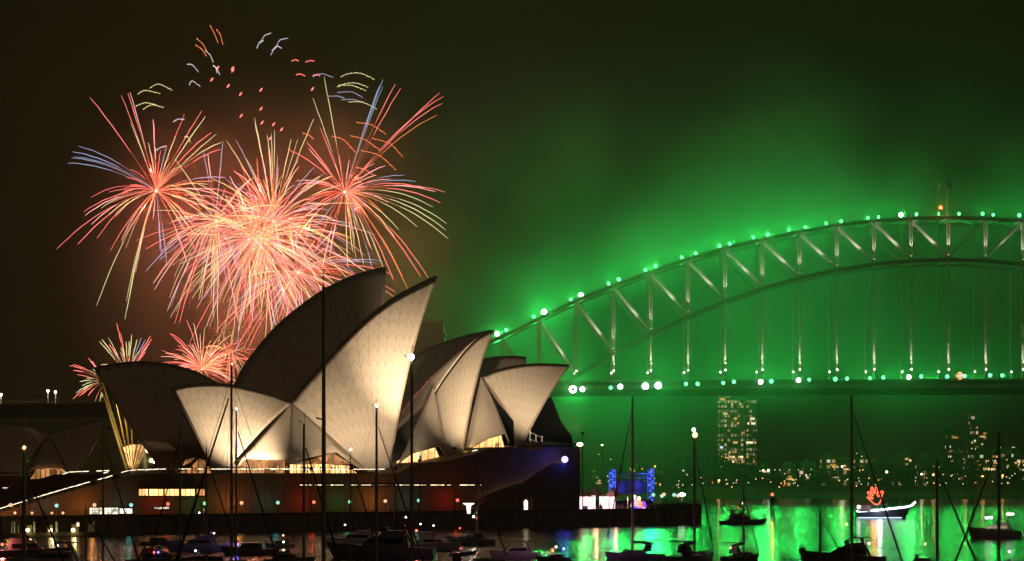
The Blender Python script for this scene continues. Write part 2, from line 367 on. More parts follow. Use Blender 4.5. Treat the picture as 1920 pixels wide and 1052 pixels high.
# green floodlights on the arch and along the deck: column, row, size
GC = (.02, 1.0, .12)
M['green_s'] = glow('green_lamp_glass', (.16, 1, .38), 3.0); M['green_l'] = glow('bright_green_lamp_glass', (.62, 1, .78), 14)
ARCH = [(932, 626, 3), (949, 619, 2), (1001, 594, 2), (1020, 585, 4), (1070, 562, 2), (1089, 553, 3), (1141, 532, 2), (1160, 524, 2.4), (1210, 506, 2), (1229, 499, 2.2), (1278, 483, 2), (1304, 475, 2), (1349, 461, 2.2), (1368, 457, 2), (1412, 445, 1.8), (1439, 440, 2.2), (1479, 431, 1.8), (1510, 426, 2), (1549, 419, 1.8), (1577, 415, 1.8), (1627, 409, 2), (1647, 407, 1.6), (1689, 403, 3), (1718, 402, 1.8), (1760, 401, 1.6), (1798, 401, 1.7), (1842, 401, 2.1), (1862, 403, 1.5), (1911, 404, 2.4), (1932, 405, 1.8)]
DECK = [(1074, 730, 5.6), (1092, 730, 3.2), (1145, 727, 2), (1163, 725, 3.2), (1210, 724, 4.8), (1234, 723, 4.8), (1286, 720, 2), (1308, 720, 2.2), (1356, 718, 2), (1376, 716, 2.2), (1426, 716, 3), (1446, 715, 2.6), (1497, 713, 2.8), (1517, 712, 1.8), (1566, 711, 2.6), (1588, 710, 2), (1631, 709, 1.9), (1656, 708, 1.9), (1704, 707, 2.8), (1727, 706, 2), (1776, 706, 2.1), (1809, 705, 2.2), (1856, 704, 2.1), (1879, 704, 2), (1926, 703, 2)]
def green_light(px, py, s, Y, label, grp, back=True):
    p = P(px, py, Y); f = thing('floodlight', label, 'floodlight', p - Vector((0, 0, 1.5)), 0, grp)
    r = .42 + .25 * s
    hb = MB(); hb.bar((-r, 0, 0), (-r, 0, 1.5), .12); hb.bar((r, 0, 0), (r, 0, 1.5), .12); hb.bar((-r, 0, .1), (r, 0, .1), .2); hb.lathe((0, .5, 1.5 - r * .7), [(r * .5, 0), (r * .9, r * .3), (r * .9, r), (r * .4, r * 1.4)], 8)
    hb.build('housing', M['dark'], f); MB().ball((0, -.3, 1.5), r, 10, 6, (1, .35, 1)).build('lens', M['green_l'] if s > 2.7 else M['green_s'], f, smooth=True)
    q_ = p + Vector((0, -1.2 - r, 0)); lamp('SPOT', q_, GREEN * s ** 2.6, GC, .6 + .25 * s, q_ + Vector((0, -10, 1.5)), 165, .35, parent=f)
    if back: lamp('POINT', Vector((p.x, YW + 9, p.z + 1)), GREENB * min(s, 3.4) ** 2.4, GC, .6 + .25 * s, parent=f, name='smoke_glow_fill')  # unseen light added behind the trusses so the smoke there glows green
for i, (px, py, s) in enumerate(ARCH):
    green_light(px, py, s, YB + (2 if i % 2 else 34), '%s green floodlight from the left along the top chord of the bridge arch' % ORD[i], 'green floodlights on the arch')
for i, (px, py, s) in enumerate(DECK):
    green_light(px, py, s, YB - 10.5, '%s green floodlight from the left along the bridge road deck' % ORD[i], 'green floodlights along the deck')
# small white lamps at the hanger feet; the uplights that catch the steel
M['whitelamp'] = glow('white_lamp_glass', (1, .9, .75), 7)
WARM = (1, .86, .68)
i = 0
for k in range(-10, 3):
    x = XC + k * PAN
    for Y, dx in ((YB, 0), (YW, 0)):
        z = (z_deck(x) + 5.8)
        f = thing('deck_lamp', '%s small white lamp %s along the deck' % (ORD[k + 10], 'at the near hanger feet' if Y == YB else 'at the far hanger feet'), 'lamp', (x, Y - 1.6, z - 1.6), 0, 'white lamps at the hanger feet')
        MB().bar((0, 0, -4), (0, 0, 1.2), .16).bar((0, 0, 1.2), (.6, 0, 1.5), .14).build('post', M['dark'], f); MB().ball((0, -.2, 1.7), .45, 8, 5).build('lens', M['whitelamp'], f)
        if k >= -9 and Y == YB:
            hgt = z_bot(k) - z
            if hgt > 6: lamp('SPOT', (x + .2, Y - 1.6, z - .4), 5200 * UP, WARM, .3, (x, Y, z + 22), 26, .6, parent=f, name='uplight')
for k in range(-12, 3):
    x = XC + k * PAN; zb = z_bot(k) + 2.2
    f = thing('uplight', '%s small uplight from the left, on the lower chord at the foot of a vertical' % ORD[k + 12], 'uplight', (x, YB - 1.4, zb - .6), 0, 'uplights on the lower chord')
    MB().lathe((0, 0, 0), [(.25, 0), (.35, .2), (.4, .6)], 8).build('housing', M['dark'], f); MB().ball((0, 0, .6), .3, 6, 4, (1, 1, .4)).build('lens', M['whitelamp'], f)
    lamp('SPOT', (x, YB - 1.6, zb), 3000 * UP, WARM, .3, (x, YB, zb + 13), 24, .5, parent=f, name='uplight_beam')
    if k != 0 or True:
        s = -1 if k <= 0 else 1
        kk = k + s
        if abs(kk) <= 14: lamp('SPOT', (x + s * 1.5, YB - 1.8, zb), 3600 * UP, WARM, .3, Vector((x, YB, z_bot(k))).lerp(Vector((x + s * PAN, YB, z_top(kk))), .75), 16, .5, parent=f, name='uplight_beam')
# road sign on the deck
sg = thing('road_sign', 'small lit red diamond sign hanging on the edge of the bridge deck', 'sign', (xof(1793), YB - 10.2, zof(706)), 0)
w = 1.7
MB().prism([(-w, 0, 0), (0, 0, -w), (w, 0, 0), (0, 0, w)], (0, .2, 0)).build('backplate', M['dark'], sg)
q = MB()
pts = [Vector((-w, -.1, 0)), Vector((0, -.1, -w)), Vector((w, -.1, 0)), Vector((0, -.1, w))]
for i in range(4): q.bar(pts[i], pts[(i + 1) % 4], .38, .3, Vector((0, 1, 0)))
q.build('border', glow('red_sign_tube', (1, .22, .10), 5), sg)
q = MB(); q.prism([(-.75, -.15, 0), (-.1, -.15, -.5), (-.1, -.15, .5)], (0, .1, 0)); q.prism([(.75, -.15, 0), (.1, -.15, .5), (.1, -.15, -.5)], (0, .1, 0))
q.build('arrows', glow('sign_arrow_glow', (1, .8, .6), 5), sg)
# ------------------------------------------------------------------ the opera house with its shell roofs on a stepped podium
LA, WA, LB, WB = -37.0, 18.0, -86.0, 22.0        # axis and half width of the near and the far hall
def tile_mat(name, base, line):
    m, t, b = nodes(name); n = t.nodes; l = t.links
    uv = n.new('ShaderNodeUVMap'); sp = n.new('ShaderNodeSeparateXYZ'); l.new(uv.outputs[0], sp.inputs[0])
    def mt(op, a, b_=None, c=None):
        k = n.new('ShaderNodeMath'); k.operation = op
        for i, v in enumerate((a, b_, c)):
            if v is None: continue
            if isinstance(v, (int, float)): k.inputs[i].default_value = v
            else: l.new(v, k.inputs[i])
        return k.outputs[0]
    fu = mt('FRACT', sp.outputs[0]); du = mt('ABSOLUTE', mt('SUBTRACT', fu, .5))
    rib = mt('GREATER_THAN', du, .472)
    zz = mt('FRACT', mt('ADD', mt('MULTIPLY', sp.outputs[1], 1.0), mt('MULTIPLY', du, 1.3)))
    che = mt('LESS_THAN', mt('ABSOLUTE', mt('SUBTRACT', zz, .5)), .055)
    che = mt('MULTIPLY', che, .34); rib = mt('MULTIPLY', rib, .5)
    f = mt('MAXIMUM', che, rib)
    ns = n.new('ShaderNodeTexNoise'); ns.inputs['Scale'].default_value = .12; ns.inputs['Detail'].default_value = 6
    tc = n.new('ShaderNodeTexCoord'); l.new(tc.outputs['Object'], ns.inputs['Vector'])
    m0 = n.new('ShaderNodeMix'); m0.data_type = 'RGBA'; m0.inputs[6].default_value = (*[x * .86 for x in base], 1); m0.inputs[7].default_value = (*[min(1, x * 1.1) for x in base], 1); l.new(ns.outputs['Fac'], m0.inputs[0])
    m1 = n.new('ShaderNodeMix'); m1.data_type = 'RGBA'; l.new(m0.outputs[2], m1.inputs[6]); m1.inputs[7].default_value = (*line, 1); l.new(f, m1.inputs[0])
    l.new(m1.outputs[2], b.inputs['Base Color']); b.inputs['Roughness'].default_value = .42; b.inputs['Specular IOR Level'].default_value = .35
    return m
M['tile'] = tile_mat('cream_chevron_tiles', (.62, .56, .47), (.16, .11, .07))
M['shellconc'] = mat('shell_edge_concrete', (.40, .34, .26), .7, 0, .12, .3)
M['gold'] = mat('bronze_mullion', (.30, .21, .08), .45, .3, .15, 1)
M['foyer'] = lit_glass('foyer_glass', (1, .62, .25), (1, .40, .10), 2.6, .5, .35, .35)
M['foyerdim'] = lit_glass('dim_foyer_glass', (1, .5, .18), (.7, .22, .06), .8, .5, .4, .2)
M['officeglass'] = lit_glass('office_glass', (1, .85, .55), (1, .95, .75), 1.6, .9, 1.2, .2)
M['rail_glow'] = glow('rail_strip_lamp', (1, .86, .60), 2.6)

ohp = A(40, -10, 0)
oh = thing('opera_house', 'floodlit harbour opera house with cream tiled shell roofs above a brown podium', 'opera house', ohp)

def smooth_path(pts, n):
    out = []
    k = len(pts)
    for i in range(n + 1):
        s = i / n * (k - 1); j = min(int(s), k - 2); f = s - j
        p0 = pts[max(j - 1, 0)]; p1 = pts[j]; p2 = pts[j + 1]; p3 = pts[min(j + 2, k - 1)]
        if j == 0: p0 = p1 * 2 - p2
        if j == k - 2: p3 = p2 * 2 - p1
        out.append(.5 * ((2 * p1) + (p2 - p0) * f + (2 * p0 - 5 * p1 + 4 * p2 - p3) * f * f + (3 * p1 - p0 - 3 * p2 + p3) * f ** 3))
    return out
def shell(label, ridge, feet, lat, w, ribs, sag=.09, a=.7, b=.55, NR=26, NT=16, foot_lat=None, halves=(1, -1), sagr=None, sk=0):
    """ridge: pixels tip -> low end on the axis plane; feet: pixels of the near pedestal, mouth side then rear side"""
    rp = smooth_path([H(x, y, lat) for x, y in ridge], NR)
    fl = lat + w if foot_lat is None else foot_lat
    f0, f1 = (H(x, y, fl) for x, y in feet)
    g = MB(); uv = []; surf = {}
    sgn = 1 if (rp[0] - rp[-1]).dot(UA) > 0 else -1
    for side in halves:
        rows = []
        for i, q in enumerate(rp):
            s = i / NR; F = f0.lerp(f1, s)
            if side < 0: F = F - UL * (2 * (fl - lat)) + UA * sk
            t = (rp[min(i + 1, NR)] - rp[max(i - 1, 0)]).normalized(); nrm = Vector((-t.z * UA.x, -t.z * UA.y, t.dot(UA)))
            if nrm.z < 0: nrm = -nrm
            ch = q - F; L = ch.length; cd = ch / L
            d = nrm * a + UL * side * b; d = (d - cd * d.dot(cd)).normalized()
            sg_ = sag + ((sagr if sagr is not None else sag) - sag) * s
            row = []
            for j in range(NT + 1):
                tt = j / NT; row.append(F + ch * tt + d * (4 * sg_ * L * tt * (1 - tt))); uv.append((s * ribs, tt * L / 4.2))
            rows.append(row)
        surf[side] = rows; g.grid(rows)
    o = g.build('shell', [M['tile'], M['shellconc']], oh, world=True, smooth=True, fix=False, uv=uv)
    for p in o.data.polygons: pass
    sd = o.modifiers.new('thickness', 'SOLIDIFY'); sd.thickness = .9; sd.offset = 0; sd.material_offset_rim = 1
    o['label'] = label
    # raised edge rib round the mouth
    e = MB()
    for side in halves: e.tube([p for p in surf[side][0]], [.32 + .3 * (1 - j / NT) for j in range(NT + 1)], 6)
    r_ = e.build('edge_rib', M['shellconc'], o, smooth=True)
    r_.location = -WORLD(oh)
    return o, surf
S = {}
S['A1'] = shell('small south shell of the near hall with its tip pointing left', [(322, 729), (350, 723), (390, 720.5), (432, 723), (478, 733), (515, 744), (547, 758)], [(400, 884), (424, 884)], LA, WA, 13, .012, .8, .4, sagr=.07, sk=25)
S['A2'] = shell('tallest brightly floodlit shell of the near hall pointing up right', [(818, 519), (780, 537), (735, 562), (690, 597), (645, 642), (605, 687), (570, 726), (546, 757)], [(727, 885), (690, 885)], LA, WA, 14, .085, .85, .35, sagr=.04)
S['A3'] = shell('middle floodlit shell of the near hall, half the height of the tallest', [(923, 620), (900, 634), (876, 657), (850, 690), (830, 718), (813, 746)], [(863, 861), (843, 865)], LA, WA, 9, .07, .85, .3, sagr=.03)
S['A4'] = shell('small north shell of the near hall flaring to the right end', [(1066, 686), (1036, 684), (1000, 684), (965, 688), (932, 696), (902, 708)], [(976, 834), (960, 836)], LA, WA, 12, .05, .8, .3, sagr=.02)
S['B1'] = shell('dark south shell of the far hall with its ribbed mouth facing left', [(179, 690), (220, 682), (270, 679), (330, 687), (372, 701), (410, 722), (440, 742)], [(306, 884), (330, 884)], LB, WB, 14, -.012, .8, .3, sagr=.06, sk=16.5)
S['B2'] = shell('tallest dark unlit shell of the far hall behind the bright one', [(722, 502), (690, 509), (650, 523), (605, 546), (560, 578), (520, 612), (487, 650), (460, 686), (437, 730)], [(700, 884), (640, 884)], LB, WB, 18, .07, .85, .35)
S['B3'] = shell('half shaded middle shell of the far hall behind the second bright shell', [(918, 621), (880, 629), (838, 642), (800, 656), (770, 680), (745, 720), (725, 770)], [(830, 872), (800, 876)], LB, WB, 12, .06, .8, .4)
S['B4'] = shell('low dark north shell of the far hall, seen between the two right shells', [(985, 671), (960, 669), (925, 671), (898, 680), (872, 700)], [(965, 850), (940, 850)], LB, WB, 10, .05, .8, .4)
S['C1'] = shell('small dim restaurant shell pointing right at the far left', [(203, 789), (178, 792), (150, 798), (118, 806), (89, 817)], [(146, 886), (128, 886)], -62, 9, 8, .05, .8, .4)
S['C2'] = shell('small dim restaurant shell at the left edge pointing left', [(-70, 806), (-40, 798), (0, 796), (45, 801), (70, 809), (89, 817)], [(4, 887), (34, 887)], -62, 9, 8, .05, .8, .4)

def panel(name, apex, foot, m, label=None, bulge=1.2, parent=None, ribs=0):
    """a side panel: a fan from the apex down to a bent foot line"""
    g = MB(); rows = []; uv = []
    ft = []
    for i in range(len(foot) - 1):
        for k in range(5): ft.append(foot[i].lerp(foot[i + 1], k / 5))
    ft.append(foot[-1])
    for i, f in enumerate(ft):
        row = []
        for j in range(9):
            t = j / 8; row.append(apex.lerp(f, t) + (UL * .8 + Vector((0, 0, .4))) * bulge * 4 * t * (1 - t) * math.sin(math.pi * i / (len(ft) - 1)) + Vector((0, 0, 0))); uv.append((i * .4 + .5, t * 6 + .5))
        rows.append(row)
    g.grid(rows); o = g.build(name, m, parent or oh, world=True, smooth=True, fix=False, uv=uv)
    s = o.modifiers.new('t', 'SOLIDIFY'); s.thickness = .5; s.offset = 0
    if label: o['label'] = label
    return o
M['panelconc'] = mat('smooth_side_panel', (.52, .46, .38), .6, 0, .07, .15)
f_ = lambda x, y, d=0: H(x, y, LA + WA + d)
apx = H(546, 759, LA + 1.2)
panel('side_panel', apx, [f_(416, 882, -1), f_(444, 876), f_(455, 860), f_(500, 861.5), f_(543, 863)], M['panelconc'], 'left side panel between the two near shells', .8)
panel('side_panel', apx, [f_(544, 863, .3), f_(590, 855), f_(632, 847.5), f_(655, 864), f_(680, 882), f_(700, 884, -2)], M['panelconc'], 'right side panel between the two near shells', .8)
wd = MB().prism([H(903, 712, LA + 2), H(930, 752, LA + 9.5), H(961, 790, LA + 14), H(962.5, 838, LA + WA + .6), H(955, 836, LA + WA + .6)], UL * .3 + UA * .1); wd.build('shade_gap_sheet', M['smoked'], oh, world=True)['label'] = 'dark sheet for the shaded gap beside the north shell'  # dark wedge laid in front to stand in for the shaded gap
MB().bar(apx + UL * .5, f_(543.5, 866, 1), .5, .4).build('panel_joint', M['shellconc'], oh, world=True)
apx2 = H(800, 744, LA + 1)
panel('side_panel', H(812, 730, LA + 1.2), [f_(742, 882, -1), f_(750, 866), f_(772, 850), f_(824, 836), f_(843, 864)], M['panelconc'], 'side panel between the tall and the middle near shell', .8)
panel('side_panel', H(902, 709, LA + 1.2), [f_(866, 860, -2), f_(886, 838), f_(915, 822), f_(948, 813), f_(958, 838)], M['panelconc'], 'side panel between the middle and the north near shell', .8)
panel('side_panel', H(437, 735, LB + 1.2), [H(332, 884, LB + WB - 1), H(352, 880, LB + WB), H(372, 858, LB + WB), H(430, 880, LB + WB)], M['panelconc'], 'side panel behind the small south shell', .8)
panel('side_panel', H(89, 818, -61.4), [H(52, 886, -53), H(62, 878, -53), H(90, 877, -53), H(118, 878, -53), H(127, 886, -53)], M['panelconc'], 'side panel between the restaurant shells', .4)

def glass(name, pts, m, off=-1.6, parent=None, mull=0, label=None):
    """a glazed opening given by its outline, with bronze mullions in front"""
    g = MB(); g.prism([p + UL * off for p in pts], UL * -.25); o = g.build(name, m, parent or oh, world=True)
    if mull:
        q = MB(); lo = min(pts, key=lambda p: (p - P0).dot(UA)); hi = max(pts, key=lambda p: (p - P0).dot(UA))
        u0, u1 = (lo - P0).dot(UA), (hi - P0).dot(UA); lt = (pts[0] - P0).dot(UL) + off
        uz = [((p - P0).dot(UA), p.z) for p in pts]
        for i in range(1, mull):
            u = u0 + (u1 - u0) * i / mull; zs = []
            for (ua, za), (ub, zb) in zip(uz, uz[1:] + uz[:1]):
                if (ua - u) * (ub - u) <= 0 and abs(ua - ub) > 1e-6: zs.append(za + (zb - za) * (u - ua) / (ub - ua))
            if len(zs) > 1: k = MB().bar(A(u, lt + .12, min(zs)), A(u, lt + .12, max(zs)), .16, .2).build('mullion', M['gold'], o); k.location = -WORLD(oh)
    if label: o['label'] = label
    return o
F = lambda x, y, d=0: H(x, y, LA + WA + d)
glass('foyer_window', [F(440, 887), F(447, 868), F(458, 861), F(541, 864), F(541, 887)], M['foyerdim'], mull=9, label='dim foyer glazing left of the panel joint')
glass('foyer_window', [F(552, 887), F(552, 871), F(620, 870), F(660, 873), F(676, 887)], M['foyer'], mull=12, label='bright foyer glazing under the peaked side panel')
glass('foyer_window', [F(556, 871), F(632, 850), F(664, 870)], M['foyerdim'], off=-1.4, label='dark red timber gable with a painted-in glow over the bright foyer')  # gable emits the dim foyer glow itself instead of being lit
glass('foyer_window', [F(747, 884), F(752, 866), F(773, 851.5), F(823, 838), F(834, 866), F(790, 872)], M['foyer'], mull=7, label='bright foyer glazing between the tall and middle shells')
glass('foyer_window', [F(882, 856), F(888, 839), F(915, 824.5), F(947, 815.5), F(953, 840), F(905, 852)], M['foyer'], mull=6, label='bright foyer glazing beside the north shell')
G = lambda x, y, d=0: H(x, y, LB + WB + d)
glass('foyer_window', [G(342, 887), G(356, 862), G(384, 856), G(402, 862), G(402, 887)], M['foyerdim'], mull=5, label='dim foyer glazing behind the small south shell')
glass('foyer_window', [H(60, 898, -51), H(72, 880, -51), H(118, 879, -51), H(122, 896, -51)], M['foyerdim'], off=-.5, mull=7, label='dim red restaurant glazing')
# bronze glass fans inside the mouths facing north, and lit rims
for key, sgn in (('A2', 1), ('A3', 1), ('A4', 1), ('B2', 1), ('B3', 1), ('B4', 1), ('C1', 1)):
    o, surf = S[key]; a_, b_ = surf[1][0], surf[-1][0]; NT = len(a_) - 1
    a_, b_ = surf[1][4], surf[-1][4]
    g = MB(); rows = []
    for j in range(0, NT + 1):
        rows.append([a_[j].lerp(b_[j], .06 + .88 * k / 8) for k in range(9)])
    g.grid(rows); gw = g.build('glass_wall', M['smoked'] if key != 'C1' else M['foyerdim'], oh, world=True, fix=False)
    q = MB()
    for k in range(1, 8): mm = MB().tube([r[k] + UA * .3 for r in rows], .16, 4).build('mullion', M['gold'], gw); mm.location = -WORLD(oh)
# the south mouth of the far hall: ribs fanning over the inside of the far half, glass wall behind the ribs
o, surf = S['B1']
fr = surf[-1]
g = MB().grid([[p + UL * .9 for p in r_] for r_ in fr[:24]]); g.build('rib_shade_sheet', M['smoked'], oh, world=True, fix=False)  # dark sheet added as the shade between the ribs
for i in range(0, 24, 2):
    row = fr[i]
    MB().tube([p + UL * 1.35 - Vector((0, 0, .3)) for p in row], [.14 + .26 * j / 16 for j in range(17)], 5).build('inner_rib', M['gold'], oh, world=True)
a_, b_ = surf[1][8], surf[-1][8]
g = MB(); rows = []
for j in range(0, 13): rows.append([a_[j].lerp(b_[j], k / 8) for k in range(9)])
g.grid(rows); gw = g.build('glass_wall', M['smoked'], oh, world=True, fix=False); gw['label'] = 'tall glass wall inside the south mouth'
base = surf[-1][0][0]
fw = MB(); 
fw.grid([[fr[i][j] + UL * 1.15 - Vector((0, 0, .1)) for j in range(0, 5)] for i in range(0, 22)]); fw.build('foyer_window', M['foyer'], oh, world=True, fix=False)['label'] = 'glowing low glazing at the foot of the south mouth'
fw = MB().box(-2.5, 2.5, -.2, .2, 0, 4); k = fw.build('foyer_window', M['foyerdim'], oh); k.location = H(322, 884, LB) - ohp; k.rotation_euler = (0, 0, TH); k['label'] = 'orange foyer glazing inside the south shell'

# podium
ZT = lambda x, y: y
def wall_poly(pts, lat, depth, m, name, label=None, parent=None):
    o = MB().prism([H(x, y, lat) for x, y in pts], UL * -depth).build(name, m, parent or oh, world=True)
    if label: o['label'] = label
    return o
# vertical board joints on the precast wall come from a fine stripe in the material
m, t, b = nodes('precast_panels'); n = t.nodes; l = t.links
uvn = n.new('ShaderNodeTexCoord'); sp = n.new('ShaderNodeSeparateXYZ'); mp = n.new('ShaderNodeMapping'); mp.inputs['Rotation'].default_value = (0, 0, -TH); l.new(uvn.outputs['Object'], mp.inputs[0]); l.new(mp.outputs[0], sp.inputs[0])
fm = n.new('ShaderNodeMath'); fm.operation = 'MULTIPLY'; fm.inputs[1].default_value = .55; l.new(sp.outputs[0], fm.inputs[0])
fr_ = n.new('ShaderNodeMath'); fr_.operation = 'FRACT'; l.new(fm.outputs[0], fr_.inputs[0]); lt_ = n.new('ShaderNodeMath'); lt_.operation = 'LESS_THAN'; lt_.inputs[1].default_value = .07; l.new(fr_.outputs[0], lt_.inputs[0])
ns = n.new('ShaderNodeTexNoise'); ns.inputs['Scale'].default_value = .35; ns.inputs['Detail'].default_value = 6; l.new(uvn.outputs['Object'], ns.inputs['Vector'])
mx = n.new('ShaderNodeMix'); mx.data_type = 'RGBA'; mx.inputs[6].default_value = (.15, .095, .06, 1); mx.inputs[7].default_value = (.24, .155, .10, 1); l.new(ns.outputs['Fac'], mx.inputs[0])
m2 = n.new('ShaderNodeMix'); m2.data_type = 'RGBA'; m2.inputs[7].default_value = (.06, .04, .03, 1); l.new(mx.outputs[2], m2.inputs[6]); l.new(lt_.outputs[0], m2.inputs[0]); l.new(m2.outputs[2], b.inputs['Base Color']); b.inputs['Roughness'].default_value = .7
M['precast'] = m
ZP = 3.9
def pz(px, lat): return HY + (EYE - ZP) * FPX / H(px, 885, lat).y      # row of the promenade surface
pod = wall_poly([(-40, pz(-40, -10)), (0, 962), (114, 927), (197, 904), (242, 890), (300, 887.5), (744, 887.5), (757, 881), (792, 868.5), (834, 865), (884, 853), (922, 840), (960, 838), (1003, 846), (1020, 838), (1087, 838), (1087, pz(1087, -10))], -10, 34, M['precast'], 'podium', 'brown precast podium wall facing the harbour')
pod2 = wall_poly([(-120, pz(-120, -44)), (-20, 923), (30, 923), (87, 908), (129, 893), (240, 889), (1080, 889), (1080, pz(1080, -44))], -44.01, 80, M['precast'], 'podium', 'rear terraces of the podium')
# openings in the podium wall
def opening(x0, x1, y0, y1, m, label, mull=0, lat=-10, hood=False):
    ps = [H(x0, y1, lat), H(x1, y1, lat), H(x1, y0, lat), H(x0, y0, lat)]
    w_ = MB().prism([p + UL * .06 for p in ps], UL * .05).build('window', m, pod, world=False); w_.location = -WORLD(oh); w_['label'] = label
    fr = MB()
    for i in range(4): fr.bar(ps[i] + UL * .12, ps[(i + 1) % 4] + UL * .12, .14, .3)
    for i in range(1, mull): fr.bar(ps[0].lerp(ps[1], i / mull) + UL * .12, ps[3].lerp(ps[2], i / mull) + UL * .12, .10, .2)
    if hood: fr.bar(ps[3] + UL * .9 + Vector((0, 0, .5)), ps[2] + UL * .9 + Vector((0, 0, .5)), 1.8, .45)
    k = fr.build('window_frame', M['dark'], pod); k.location = -WORLD(oh)
M['slit'] = lit_glass('slit_window_glass', (1, .72, .38), (1, .82, .5), 1.7, .6, .5, .3); M['slitdim'] = lit_glass('dim_slit_glass', (.8, .4, .16), (1, .6, .3), .25, .6, .5, .3)
sl = [(561, 568), (570, 576), (578, 585), (590, 603), (619, 644), (657, 672), (676, 696), (740, 744), (748, 768), (775, 799), (806, 833), (837, 845), (861, 890), (899, 902)]
for i, (a, b_) in enumerate(sl): opening(a, b_, 907.5, 911.5, M['slit'], '%s lit slit window from the left in the podium wall' % ORD[i])
opening(604, 618, 907.8, 911.2, M['slitdim'], 'dim slit window between lit ones'); opening(698, 736, 907.8, 911.2, M['slitdim'], 'long dim slit window in the podium wall')
for i, (a, b_) in enumerate([(259.5, 277.5), (279, 306), (308, 335.5), (339, 365)]): opening(a, b_, 916, 930.5, M['foyer'], '%s orange window bay of the long podium window band' % ORD[i], 3, hood=True)
opening(367.5, 384, 916, 930.5, M['foyerdim'], 'dim last bay of the long podium window band', 3, hood=True)
opening(167, 192, 951, 965, M['officeglass'], 'lower lit window with kitchen shelves', 4); opening(195, 222, 951, 965, M['officeglass'], 'middle lower lit window', 4)
opening(223.5, 248, 952.5, 964, glow('white_window_glow', (1, .95, .7), 2.2), 'brightest white lower window', 2); opening(288, 317, 949.5, 955.5, M['officeglass'], 'small low window strip behind the red lamp', 3)
# flank stair on the north end
st = wall_poly([(884, pz(884, -4)), (926, 931), (982, 909), (1000, 906), (1057, 868), (1087, 868), (1087, pz(1087, -4))], -4, 4.6, M['precast'], 'stair_flank', 'sloping flank wall of the outdoor stair at the north end')
for (x, y) in ((905, 943), (925, 933), (950, 923), (975, 914), (998, 908), (1015, 898), (1035, 884), (1052, 872)):
    lamp('POINT', H(x, y + 3, -9.3), 55, (1, .66, .28), .2, parent=oh, name='cove_light')
dr = MB().prism([H(x, y, -3.98) for x, y in [(982.5, pz(983, -4)), (982.5, 940), (986, 937), (989, 940), (989, pz(989, -4))]], UL * .1).build('door', glow('door_glow', (1, .85, .5), 3), oh, world=True); dr['label'] = 'small bright arched doorway in the stair flank'
ar = MB(); cpts = [H(978, pz(978, -4), -3.8), H(978, 936, -3.8), H(982, 928, -3.8), H(988, 925, -3.8), H(994, 929, -3.8), H(997, 936, -3.8), H(997, pz(997, -4), -3.8)]
for a, b_ in zip(cpts, cpts[1:]): ar.bar(a, b_, .5, .5)
ar.build('door_arch', M['granite'], oh, world=True)
# north canopy and terrace rails
cn = MB(); cn.prism([H(1003, 836, -20), H(1030, 828, -20), H(1088, 832, -20), H(1088, 835, -20), H(1030, 832, -20)], UL * -14); cn.build('canopy', M['dark'], oh, world=True)
nb = wall_poly([(978, 845), (1000, 800), (1016, 758), (1034, 745), (1052, 790), (1072, 818), (1076, 845)], LB + 6, 22, M['smoked'], 'north_foyer', 'dark sloping glass foyer below the north shells')
rq = MB()
for (x0, y0, x1, y1) in ((994, 811, 1017, 821), (990, 822, 1016, 832)): rq.bar(H(x0, y0, LA + 8), H(x1, y1, LA + 8), .3, .2)
for (x, y0, y1) in ((994, 806, 838), (1005, 815, 838), (1016, 818, 838)): rq.bar(H(x, y0, LA + 8), H(x, y1, LA + 8), .2)
rq.build('terrace_rail', M['alulit'], oh, world=True)
# parapet handrails with strip lamps under the top rail
def handrail(pts, lat, label, hgt=1.1, step=1.7, lit=.8):
    r_ = MB(); g_ = MB(); pw = [H(x, y, lat) for x, y in pts]; rr = random.Random(int(pts[0][0]) + int(lat) + 500)
    for a, b_ in zip(pw, pw[1:]):
        L = (b_ - a).length; nn = max(1, int(L / step))
        up = Vector((0, 0, hgt)); r_.bar(a + up, b_ + up, .09, .08)
        for i in range(nn):
            p = a.lerp(b_, i / nn); q = a.lerp(b_, (i + .86) / nn); r_.bar(p, p + up, .09, .09)
            if rr.random() < lit: g_.bar(p + up * (.86 + .1 * rr.random()) + UL * .12, q + up * .92 + UL * .12, .1, .09 + .07 * rr.random())
    o = r_.build('handrail', M['alu'], oh, world=True); o['label'] = label
    k = g_.build('strip_lamp', M['rail_glow'], o); k.location = -WORLD(oh)
handrail([(0, 962), (114, 927), (197, 904), (242, 890), (300, 887.5), (722, 887.5)], -10.4, 'long lit handrail climbing the stair and running along the terrace edge', lit=.92)
handrail([(-20, 923), (30, 923), (87, 908), (129, 893), (206, 890)], -45, 'lit handrail on the rear terrace stair')
handrail([(127, 917), (204, 892)], -30, 'short lit handrail between the two stairs')
handrail([(-20, 962), (20, 947), (124, 920), (150, 915)], -26, 'lit handrail on the inner edge of the wide stair', lit=.6)
handrail([(757, 881), (838, 868)], -12, 'unlit terrace rail below the middle shell', lit=.1); handrail([(885, 853), (950, 839)], -12, 'unlit terrace rail below the north shell', lit=.1)
# mortar racks of the pyrotechnic crew are on the pylon roof

